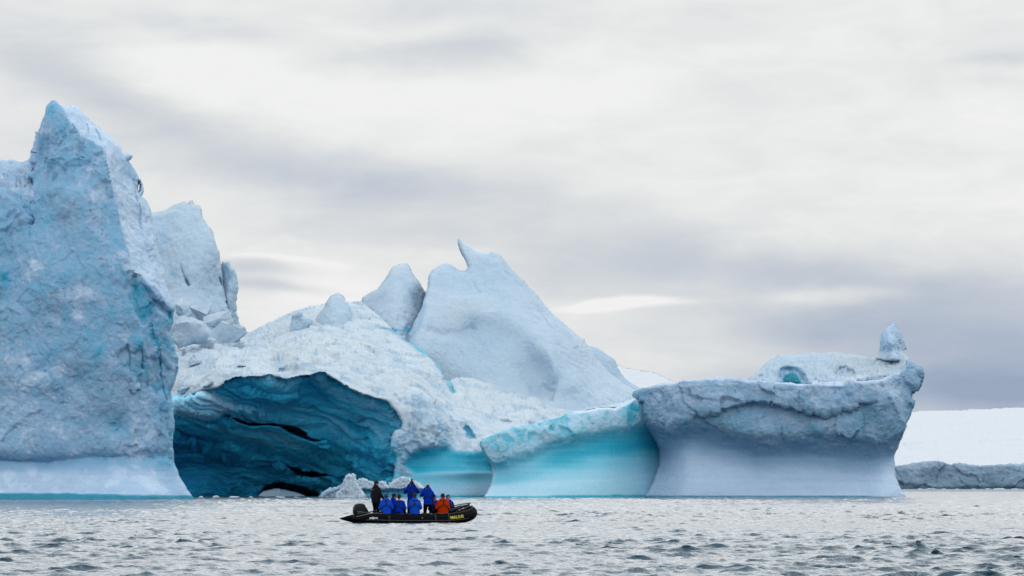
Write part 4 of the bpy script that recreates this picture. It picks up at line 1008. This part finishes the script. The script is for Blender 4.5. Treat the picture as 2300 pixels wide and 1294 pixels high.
M_BLUEL = plain('light_blue_parka', (0.006, 0.06, 0.46), .9, .35, 9, .9, .0)
M_ORANGE = plain('orange_parka', (0.36, 0.026, 0.001), .9, .3, 9, .9, .0)
M_BLACKJ = plain('black_jacket', (0.006, 0.007, 0.010), .8, .3, 9, .9, .1)
M_TROU = plain('black_trousers', (0.004, 0.004, 0.005), .9, .3, 9, .7, .05)
M_STRAP = plain('dark_webbing', (0.003, 0.003, 0.008), .8)
M_HATB = plain('black_wool', (0.008, 0.008, 0.011), .95, .3, 60, .5)
M_HATR = plain('dark_red_wool', (0.09, 0.006, 0.006), .95, .5, 40, .5)
M_HATN = plain('navy_wool', (0.006, 0.02, 0.12), .95, .3, 60, .5)
M_HATG = plain('grey_wool', (0.03, 0.04, 0.06), .95, .3, 60, .5)
M_HAIR = plain('dark_hair', (0.015, 0.010, 0.008), .7, .3, 60)
M_EYE = plain('eye', (0.02, 0.02, 0.02), .2)
M_CAM = plain('black_camera', (0.01, 0.01, 0.01), .4)
M_REFL = plain('reflective_tape', (0.35, 0.37, 0.4), .4)
M_YC = plain('yellow_collar', (0.65, 0.48, 0.03), .7)

# ------------------------------------------------------------------ inflatable boat (local x forward, y to the far side, z up)
boat = empty('inflatable_boat', (BX, BY, 0), HEAD)
tag(boat, 'long black rubber inflatable boat carrying passengers past the icebergs, outboard motor at its stern', 'boat')
TR = .25
def tube_path(side):
    P_ = [(-2.95, .03), (-2.7, .09), (-2.35, .175), (-2.05, .235), (-1.8, TR)]
    pts, rad = [], []
    for s_, r in P_:
        pts.append((s_, side * .72, .18 + .03 * (-s_ - 1.8) * .3)); rad.append(r)
    for s_ in np.linspace(-1.5, 1.3, 12):
        pts.append((s_, side * .72, .15 + .02 * max(0, -s_ - .8))); rad.append(TR)
    # bow: sweeps in to the centre and lifts
    for k in range(1, 11):
        a = k / 10 * math.pi / 2
        s_ = 1.3 + 1.42 * math.sin(a); y = .72 * math.cos(a) ** .8 if k < 10 else 0
        pts.append((s_, side * y, .15 + .34 * (k / 10) ** 1.4)); rad.append(TR - .012 * (k / 10))
    return pts, rad
hull = MB()
for side in (-1, 1):
    p, r = tube_path(side); hull.tube(p, r, 24)
hull.ball((2.72, 0, .49), .238, .26, .238, 20, 12)
hl = hull.build('hull_tubes', M_RUB, boat, remesh=.03, smooth_n=3)
kb = MB()    # keel and floor
kb.loft([(Vector((s_, 0, z)), .52 * w_, .10, Vector((0, 1, 0)), Vector((0, 0, 1))) for s_, z, w_ in ((-2.1, .04, 1), (0, .02, 1), (1.2, .05, .95), (2.0, .16, .6), (2.5, .30, .25))], 16)
kb.build('keel', M_RUB, boat)
fb = MB(); fb.box((-.3, 0, .13), 3.6, .98, .03); fb.build('floor_boards', M_FLOOR, boat, bevel=.005, sm=False)
tb = MB(); tb.box((-2.08, 0, .27), .05, 1.0, .44); tb.build('transom', M_FLOOR, boat, bevel=.01, sm=False)
# rubbing strakes and the raised bow seam
for side in (-1, 1):
    p, r = tube_path(side)
    st = MB(); pts = []
    for (x, y, z), rr_ in list(zip(p, r))[2:]:
        k = 1 if x < 1.3 else max(.0, math.cos((x - 1.3) / 1.42 * math.pi / 2)) if x < 2.72 else 0
        out = Vector((0, side, 0)) if x <= 1.3 else Vector((math.sin((x - 1.3) / 1.45 * math.pi / 2 * .98), side * math.cos((x - 1.3) / 1.45 * math.pi / 2 * .98), 0))
        pts.append(Vector((x, y, z - .04)) + out * (rr_ + .004))
    st.tube(pts, .022, 8); st.build('rubbing_strake', M_STRIP, boat)
    lt = MB(); pts = []
    for (x, y, z), rr_ in zip(p, r):
        pts.append(Vector((x, y - side * .02, z + rr_ + .002)))
    lt.tube(pts[1:6], .012, 8); lt.build('tube_seam', M_GREY, boat)
    # grab line looping along the top of the bow
    gl = MB(); pts = []
    bow = [(Vector(a), rr_) for a, rr_ in zip(p, r) if a[0] > .6]
    for i, (a, rr_) in enumerate(bow):
        pts.append(a + Vector((0, side * rr_ * .45, rr_ * .92 + (.012 if i % 2 else .045))))
    gl.tube(pts, .014, 8); gl.build('grab_line', M_ROPE, boat)
# handles on the near tube
for s_ in (-1.55, -.55, .45, 1.25):
    hb = MB(); hb.tube([(s_ - .14, -.80, .385), (s_ - .08, -.83, .41), (s_ + .08, -.83, .41), (s_ + .14, -.80, .385)], .016, 8)
    hb.box((s_ - .15, -.80, .378), .09, .07, .02); hb.box((s_ + .15, -.80, .378), .09, .07, .02)
    hb.build('grab_handle', M_STRIP, boat)
# vertical seam bands
for s_ in (-1.35, .75, 1.35):
    sb = MB(); sb.tube([(s_, -.72, .15), (s_ + .035, -.72, .15)], TR + .006, 28); sb.build('seam_band', M_STRIP, boat)
# bow dodger and fittings
dg = MB(); dg.loft([(Vector((1.25, 0, .40)), .50, .05, Vector((0, 1, 0)), Vector((0, 0, 1))), (Vector((1.7, 0, .50)), .50, .07, Vector((0, 1, 0)), Vector((0, 0, 1))), (Vector((2.2, 0, .66)), .38, .07, Vector((0, 1, 0)), Vector((0, 0, 1))), (Vector((2.62, 0, .76)), .16, .04, Vector((0, 1, 0)), Vector((0, 0, 1)))], 18)
dg.build('bow_cover', M_RUB, boat)
tp = MB(); tp.tube([(1.2, .45, .55), (1.7, .46, .66), (2.25, .36, .76), (2.62, .16, .83), (2.72, 0, .85), (2.62, -.16, .82), (2.25, -.36, .72), (1.8, -.48, .58)], .022, 8); tp.build('bow_rail', M_STRIP, boat)
bh = MB(); bh.tube([(2.86, -.10, .60), (2.95, -.06, .52), (2.97, .0, .46), (2.95, .08, .40)], .016, 8); bh.build('bow_handle', M_GREY, boat)
dr = MB(); dr.ball((2.42, -.58, .40), .045, .02, .035); dr.build('towing_ring', M_WHITE, boat)
dr = MB(); dr.tube([(2.46, -.565, .42), (2.56, -.50, .46)], .012, 8); dr.build('towing_strap', M_WHITE, boat)
vl = MB(); vl.ball((.15, -.955, .22), .035, .015, .025); vl.build('air_valve', M_GREY, boat)
vl = MB(); vl.ball((.62, -.83, .385), .03, .03, .03); vl.build('air_valve', M_GREY, boat)
vl = MB(); vl.ball((-2.36, .60, .27), .03, .03, .03); vl.build('air_valve', M_GREY, boat)
# aft bag on the tube beside the helmsman
bg = MB(); bg.ball((-1.55, -.55, .40), .22, .16, .10); bg.ball((-1.78, -.5, .44), .10, .10, .09); bg.build('gear_bag', M_TROU, boat, remesh=.02)
def text_mesh(body, size, shear, s0, elev, mat, name):
    """lettering printed on the near tube, bent round it"""
    cu = bpy.data.curves.new(name, 'FONT'); cu.body = body; cu.size = size; cu.shear = shear; cu.extrude = .002; cu.offset = size * .03; cu.align_x = 'CENTER'; cu.align_y = 'CENTER'
    o = bpy.data.objects.new(name, cu); link(o)
    dg_ = bpy.context.evaluated_depsgraph_get(); me = bpy.data.meshes.new_from_object(o.evaluated_get(dg_))
    bpy.data.objects.remove(o); me.name = name; me.materials.clear(); me.materials.append(mat)
    # wrap every vertex round the near tube
    pts, rad = tube_path(-1); P_ = np.array(pts); rad = np.array(rad)
    L_ = np.r_[0, np.cumsum(np.linalg.norm(np.diff(P_, axis=0), axis=1))]
    l0 = np.interp(s0, P_[:, 0], L_)
    for v in me.vertices:
        l = l0 + v.co.x; c_ = Vector([np.interp(l, L_, P_[:, k]) for k in range(3)]); c2 = Vector([np.interp(l + .02, L_, P_[:, k]) for k in range(3)])
        rr_ = float(np.interp(l, L_, rad)) + .007 + v.co.z; tg = (c2 - c_).normalized(); on = Vector((tg.y, -tg.x, 0)).normalized()
        ph = elev + v.co.y / rr_
        v.co = c_ + on * (rr_ * math.cos(ph)) + Vector((0, 0, rr_ * math.sin(ph)))
    me.update()
    return link(bpy.data.objects.new(name, me), boat)
text_mesh('milpro', .135, .25, -2.04, .20, M_WHITE, 'maker_lettering')
text_mesh('MALIUS', .175, 0.0, 1.70, .28, M_YEL, 'name_lettering')

# outboard motor
om = MB(); om.loft([(Vector((-2.24, 0, z)), rx, ry, Vector((1, 0, 0)), Vector((0, 1, 0))) for z, rx, ry in ((-.5, .05, .03), (-.2, .07, .04), (.1, .09, .06), (.3, .13, .09), (.42, .2, .14))], 14)
om.box((-2.13, 0, .38), .14, .22, .2)
motor = om.build('outboard_motor', M_COWL, boat)
cw = MB(); rings = []
for z, x0, x1, wy in ((.38, -2.56, -2.00, .13), (.42, -2.60, -1.93, .17), (.50, -2.61, -1.93, .18), (.60, -2.60, -1.99, .18), (.70, -2.575, -2.06, .172), (.78, -2.53, -2.10, .155), (.82, -2.46, -2.16, .12), (.835, -2.38, -2.24, .07)):
    rings.append(((x0 + x1) / 2, (x1 - x0) / 2, wy, z))
prev = None
for cx_, hx, hy_, z in rings:
    i = len(cw.v); n = 28
    for k in range(n):
        a = 2 * math.pi * k / n; ca, sa = math.cos(a), math.sin(a)
        cw.v.append(Vector((cx_ + hx * math.copysign(abs(ca) ** .62, ca), hy_ * math.copysign(abs(sa) ** .62, sa), z + .03 * ca * 0 + .05 * (cx_ - hx * ca - cx_) * 0)))
    r_ = list(range(i, i + n))
    if prev: cw.join(prev, r_)
    else: cw.cap(r_)
    prev = r_
cw.cap(prev, True)
cowl = cw.build('cowling', M_COWL, motor)
s1 = MB(); s1.tube([(-2.50, -.186, .485), (-2.20, -.190, .50)], .011, 8); s1.build('cowling_stripe', M_GREY, motor)
s1 = MB(); s1.tube([(-2.48, -.184, .430), (-2.22, -.186, .44), (-2.04, -.16, .47)], .010, 8); s1.build('cowling_stripe', M_GREY, motor)
tl = MB(); tl.tube([(-2.06, 0, .42), (-1.75, -.06, .50), (-1.60, -.10, .56), (-1.33, -.18, .66)], [.03, .025, .018, .018], 10); tl.build('tiller', M_STRIP, motor)

# ------------------------------------------------------------------ people
def person(px, t, label, pose='sit', seat=.37, floor=.15, yaw=0.0, lean=8, s=1.0, jacket=M_BLUEJ, hat=None, hatm=M_HATB, hood=True, arms='rest', straps=True, headyaw=0, headtilt=-5, hoodup=False,
           long_coat=False, patch=None, extra=None, jw=1.0, group=None, collar=None):
    """px: column of the photograph for the torso; t: offset across the boat. Local: x right, y where the person faces, z up"""
    X = (px - 1150) / 53.0
    sl = (X - BX + t * math.sin(HEAD)) / math.cos(HEAD)
    wx, wy = BX + sl * math.cos(HEAD) - t * math.sin(HEAD), BY + sl * math.sin(HEAD) + t * math.cos(HEAD)
    root = empty('person', (wx, wy, floor if pose == 'stand' else seat), R(yaw))
    tag(root, label, 'person', group)
    V_ = Vector
    hipz = .90 * s if pose == 'stand' else .10
    fl = 0.0 if pose == 'stand' else floor - seat
    L = R(lean); up = V_((0, math.sin(L), math.cos(L))); fwd = V_((0, math.cos(L), -math.sin(L))); rt = V_((1, 0, 0))
    pel = V_((0, 0, hipz)); chest = pel + up * .34 * s; sh = pel + up * .50 * s; neck = sh + up * .07 * s
    headc = neck + V_((0, .02, .15 * s)); hr = .098 * s
    # legs
    legs = []
    for sd_ in (-1, 1):
        if pose == 'stand': legs.append([pel + V_((sd_ * .095, 0, -.02)), V_((sd_ * .12, .05, .47 * s)), V_((sd_ * .14, -.02, .09)), V_((sd_ * .15, .10, .04))])
        else: legs.append([pel + V_((sd_ * .10, .02, 0)), V_((sd_ * .16, .40, .20)), V_((sd_ * .15, .50, fl + .09)), V_((sd_ * .16, .64, fl + .05))])
    # arms
    A_ = []
    for sd_ in (-1, 1):
        S = sh + rt * (sd_ * .175 * s) - up * .03
        mode = arms if isinstance(arms, str) else arms[0 if sd_ < 0 else 1]
        if mode == 'rest': E = S + V_((sd_ * .10, .02, -.27)); W_ = E + V_((-sd_ * .05, .24, -.04))
        elif mode == 'photo': E = S + V_((sd_ * .12, .14, -.15)); W_ = headc + V_((sd_ * .09, .20, -.03))
        elif mode == 'down': E = S + V_((sd_ * .07, -.04, -.28)); W_ = E + V_((-sd_ * .01, .06, -.25))
        elif mode == 'back': E = S + V_((sd_ * .09, -.10, -.26)); W_ = E + V_((sd_ * .0, -.14, -.20))
        elif mode == 'out': E = S + V_((sd_ * .12, .06, -.25)); W_ = E + V_((sd_ * .10, .18, -.08))
        else: E, W_ = mode(S)
        A_.append((S, E, W_, sd_))
    # body: one continuous surface, face, neck, hands with fingers
    b = MB()
    b.loft([(pel + up * h * s, rx * s, ry * s, rt, fwd) for h, rx, ry in ((-.06, .12, .10), (.05, .15, .11), (.2, .135, .10), (.38, .165, .11), (.47, .16, .09), (.53, .07, .06))])
    b.tube([sh - up * .02, neck + up * .02, headc + V_((0, -.01, -.05))], [.062 * s, .055 * s, .055 * s], 12)
    hy_ = MB()   # head shaped about its own centre, then turned
    hy_.ball((0, 0, .012), .078 * s, .098 * s, .115 * s, 18, 14)
    hy_.ball((0, .025, -.065 * s), .055 * s, .062 * s, .05 * s)
    hy_.ball((0, .102 * s, -.012), .014, .022, .024); hy_.ball((0, .088 * s, .022), .05, .018, .012)
    hy_.ball((0, .088 * s, -.055), .026, .014, .010)
    for q_ in (-1, 1): hy_.ball((q_ * .080 * s, -.005, 0), .012, .022, .032)
    HM = Matrix.Translation(headc) @ Matrix.Rotation(R(headyaw), 4, 'Z') @ Matrix.Rotation(R(headtilt), 4, 'X')
    o0 = len(b.v)
    for v in hy_.v: b.v.append(HM @ v)
    for f in hy_.f: b.f.append([i + o0 for i in f])
    for lg in legs: b.tube([lg[0], lg[1], lg[2], lg[2] + (lg[3] - lg[2]) * .6], [.085 * s, .058 * s, .04, .036], 12)
    for S, E, W_, sd_ in A_:
        b.tube([S, E, W_], [.052, .040, .028], 12)
        d = (W_ - E).normalized(); side_ = d.cross(V_((0, 0, 1))).normalized() if abs(d.z) < .95 else V_((1, 0, 0)); nrm = side_.cross(d).normalized()
        palm = W_ + d * .05
        b.tube([W_ + d * .0, palm, W_ + d * .095], [.028, .040, .038], 10, .5)
        for k, (off, ln_) in enumerate(((-.030, .062), (-.010, .075), (.010, .070), (.029, .055))):
            p0 = W_ + d * .088 + side_ * off; p1 = p0 + d * ln_ * .5 - nrm * .008; p2 = p1 + d * ln_ * .25 - nrm * .028; p3 = p2 - nrm * ln_ * .35 - d * .008
            b.tube([p0, p1, p2, p3], [.0095, .009, .0085, .0075], 8)
        th0 = W_ + d * .035 - side_ * sd_ * .03; b.tube([th0, th0 + d * .035 - side_ * sd_ * .022, th0 + d * .06 - side_ * sd_ * .02 - nrm * .018], [.013, .011, .009], 8)
    b.build('body', M_SKIN, root, remesh=.0085, smooth_n=2)
    for q_ in (-1, 1):
        ey = MB(); ey.ball(HM @ V_((q_ * .031, .090 * s, .012)), .010, .010, .008, 8, 6); ey.build('eye', M_EYE, root)
    # jacket
    j = MB(); hem = -.40 if long_coat else (-.16 if pose == 'stand' else -.12)
    prof = [(hem, .195, .155), (-.04, .20, .16), (.10, .195, .155), (.24, .205, .160), (.38, .215, .155), (.46, .20, .13), (.515, .13, .10), (.56, .085, .085)]
    rings_j = [(pel + up * h * s + fwd * (.02 if h < 0 else 0), rx * s * jw, ry * s * jw, rt, fwd) for h, rx, ry in prof]
    j.loft(rings_j, 24)
    for S, E, W_, sd_ in A_:
        j.tube([S - rt * sd_ * .05, S, S + (E - S) * .5, E, E + (W_ - E) * .5, W_ + (W_ - E).normalized() * .01], [.09, .092, .080, .074, .064, .048], 14)
    j.build('jacket', jacket, root, remesh=.018, smooth_n=2)
    # trousers and boots
    tr = MB(); tr.loft([(pel + up * h, rx, ry, rt, fwd) for h, rx, ry in ((-.11, .13, .12), (-.02, .175, .14), (.10, .165, .13))])
    for lg in legs: tr.tube([lg[0], lg[0] + (lg[1] - lg[0]) * .5, lg[1], lg[2] + V_((0, 0, .02))], [.115 * s, .10, .078, .068], 14)
    tr.build('trousers', M_TROU, root, remesh=.02, smooth_n=2)
    for lg in legs:
        bt = MB(); f_ = V_((lg[3].x - lg[2].x, lg[3].y - lg[2].y, 0)).normalized()
        c0 = V_((lg[2].x, lg[2].y, fl + .045)); bt.tube([c0 + V_((0, 0, .22)), c0 + V_((0, 0, .03))], [.062, .058], 12)
        bt.tube([c0 - f_ * .07, c0 + f_ * .05, c0 + f_ * .16, c0 + f_ * .20], [.042, .050, .045, .028], 12)
        bt.build('boot', M_RUB, root, remesh=.016)
    # hood lying on the back, or up over the head
    if hoodup:
        h = MB(); h.ball(headc + V_((0, -.015, .005)), .118 * s, .128 * s, .145 * s, 18, 12); h.tube([neck - up * .03, headc - V_((0, .02, .05))], [.10, .11], 16)
        h.build('hood', jacket, root, remesh=.016, smooth_n=2)
    elif hood:
        h = MB(); nb = sh + up * .055 - fwd * .075
        h.tube([nb + rt * a * .12 + fwd * (.10 * abs(a)) + up * (.015 - .02 * abs(a)) for a in (-1.1, -.7, -.3, 0, .3, .7, 1.1)], [.045, .062, .072, .076, .072, .062, .045], 12)
        h.ball(nb - up * .045 - fwd * .015, .115, .06, .075)
        h.build('hood', jacket, root, remesh=.014, smooth_n=2)
    if collar:
        c_ = MB(); c_.tube([neck + V_((.062 * math.cos(a), .062 * math.sin(a) - .01, .01)) for a in np.linspace(0, 2 * math.pi, 13)], .022, 8); c_.build('collar', collar, root)
    # hat or hair
    if hat in ('beanie', 'pom'):
        h = MB(); hm = []
        for z, r_ in ((-.012, .088), (.022, .094), (.06, .09), (.095, .074), (.122, .045), (.132, .015)): hm.append((V_((0, -.008, z * s)), r_ * s, r_ * 1.14 * s, V_((1, 0, 0)), V_((0, 1, 0))))
        h.loft(hm, 18)
        h.tube([V_((.09 * s * math.cos(a), -.008 + .103 * s * math.sin(a), .0)) for a in np.linspace(0, 2 * math.pi, 17)], .016, 8)
        h.v = [HM @ v for v in h.v]; ho = h.build('hat', hatm, root)
        if hat == 'pom':
            p_ = MB(); p_.ball(HM @ V_((0, -.01, .165 * s)), .045, .045, .045); p_.build('bobble', hatm, ho)
    if hat != 'bare':
        h = MB(); hc = HM @ V_((0, -.045 * s, -.02)); h.ball(hc, .075 * s, .062 * s, .088 * s); h.build('hair', M_HAIR, root)
    # life vest webbing: a Y on the back and a belt of straps round the chest
    if straps:
        def onback(a, h, off=.012):
            """point on the jacket surface: a = bearing from straight back (degrees), h = height above the pelvis"""
            hs = [q_[0] for q_ in prof]; rx = np.interp(h, hs, [q_[1] for q_ in prof]) * s * jw + off; ry = np.interp(h, hs, [q_[2] for q_ in prof]) * s * jw + off
            return pel + up * h * s + rt * (rx * math.sin(R(a))) - fwd * (ry * math.cos(R(a)))
        y_ = MB()
        y_.tube([onback(0, .50, .03), onback(0, .42), onback(0, .34), onback(0, .30)], .030, 8, .6)
        for q_ in (-1, 1):
            y_.tube([onback(0, .31), onback(q_ * 22, .27), onback(q_ * 48, .22), onback(q_ * 80, .17), onback(q_ * 115, .16)], .028, 8, .6)
            y_.tube([onback(q_ * 115, .16), onback(q_ * 150, .18), onback(q_ * 178, .2)], .028, 8, .6)
        y_.build('life_vest_webbing', M_STRAP, root)
        lv = MB()
        for q_ in (-1, 1): lv.tube([onback(q_ * 12, .50, .035), onback(q_ * 90, .53, .03), onback(q_ * 150, .46, .03), onback(q_ * 158, .34, .03), onback(q_ * 160, .22, .03)], [.03, .036, .045, .05, .05], 10, .6)
        lv.build('life_vest_collar', M_STRAP, root)
    if patch:
        S, E, W_, sd_ = A_[patch]; c0 = S + (E - S) * .42; outv = rt * sd_
        p_ = MB(); p_.box(c0 + outv * .085 - fwd * .02, .008, .075, .095); p_.build('sleeve_patch', M_WHITE, root, sm=False)
    if extra: extra(root, dict(pel=pel, up=up, fwd=fwd, rt=rt, sh=sh, A=A_, neck=neck, headc=headc))
    return root

def hand_camera(root, headc, label):
    """a photographer's camera, held up to the face: a thing of its own"""
    c_ = MB(); c_.box((0, 0, 0), .14, .06, .09); c_.box((0, 0, .055), .05, .05, .03)
    o = c_.build('camera', M_CAM, None, bevel=.008, sm=False)
    l = MB(); l.tube([(0, .03, 0), (0, .10, 0), (0, .15, 0)], [.036, .038, .042], 16); l.build('lens', M_CAM, o)
    o.matrix_world = Matrix.Translation(root.location) @ Matrix.Rotation(root.rotation_euler.z, 4, 'Z') @ Matrix.Translation(headc + Vector((0, .19, .0)))
    tag(o, label, 'camera')
def tapes(root, g):
    for h in (.10,):
        m = MB(); m.tube([g['pel'] + g['up'] * h + g['rt'] * (.207 * math.cos(a)) + g['fwd'] * (.168 * math.sin(a)) for a in np.linspace(0, 2 * math.pi, 21)], .010, 6); m.build('reflective_band', M_REFL, root)
    m = MB(); m.tube([g['sh'] - g['up'] * .08 - g['fwd'] * .165 + g['rt'] * a for a in (-.12, -.04, .04)], .007, 6); m.build('reflective_band', M_REFL, root)
# helmsman: stands at the stern facing the bow, one hand down on the tiller
person(845, .0, 'person in black jacket and dark beanie standing at the stern beside the outboard motor', 'stand', floor=.15, yaw=-50, lean=2, s=.955, jacket=M_BLACKJ, hat='beanie', arms=('down', lambda S: (S + Vector((.08, .06, -.27)), S + Vector((.12, .20, -.44)))),
       straps=False, hood=True, headyaw=-12, collar=M_YC, extra=tapes, jw=1.2)
G = 'passengers in blue parkas'
person(869, -.60, 'person in blue parka and grey beanie sitting just right of the helmsman, back turned', 'sit', jacket=M_BLUEL, yaw=4, lean=5, s=.93, hat='beanie', hatm=M_HATG, headyaw=8, group=G, jw=1.18)
person(884, .62, 'person in blue parka facing right, half hidden behind the grey beanie passenger', 'sit', jacket=M_BLUED, yaw=-70, lean=0, s=.93, hat='beanie', hatm=M_HATB, headyaw=-5, group=G, hoodup=False)
person(897, -.60, 'person in blue parka with dark hair, third seated back from the outboard motor', 'sit', yaw=-8, lean=7, s=.90, hat='beanie', hatm=M_HATB, headyaw=0, group=G, jw=1.05, hood=False)
p4 = person(925, .10, 'person in long blue parka and black bobble hat standing with a camera raised', 'stand', jacket=M_BLUED, yaw=6, lean=2, s=.94, hat='pom', arms='photo', group=G, long_coat=True, extra=lambda r, g: hand_camera(r, g['headc'], 'black camera held up by the passenger in the bobble hat'))
person(932, -.62, 'person in blue parka with a thick lowered hood, seated before the bobble hat passenger', 'sit', jacket=M_BLUEL, yaw=2, lean=6, s=.95, hat='beanie', headtilt=-14, group=G, jw=1.22)
p6 = person(961, .05, 'person in blue parka and dark red hat standing in the middle of the boat', 'stand', floor=.12, yaw=8, lean=8, s=.865, hat='beanie', hatm=M_HATR, arms='photo', group=G, jw=1.12, extra=lambda r, g: hand_camera(r, g['headc'], 'black camera held up by the passenger in the dark red hat'))
person(974, .60, 'person in blue parka with white sleeve patch, mostly hidden behind the red hat passenger', 'sit', jacket=M_BLUED, yaw=-150, lean=2, s=.88, hat='beanie', hatm=M_HATN, group=G, patch=0, seat=.34)
person(995, -.60, 'person in bright orange parka seated nearest the bow on the near side', 'sit', yaw=14, lean=4, s=.93, jacket=M_ORANGE, hat='beanie', headyaw=22, jw=1.2)
person(1005, .58, 'person in blue parka and blue hat seated behind the orange parka', 'sit', yaw=-165, lean=0, s=.90, hat='beanie', hatm=M_HATN, group=G, patch=0, seat=.34)
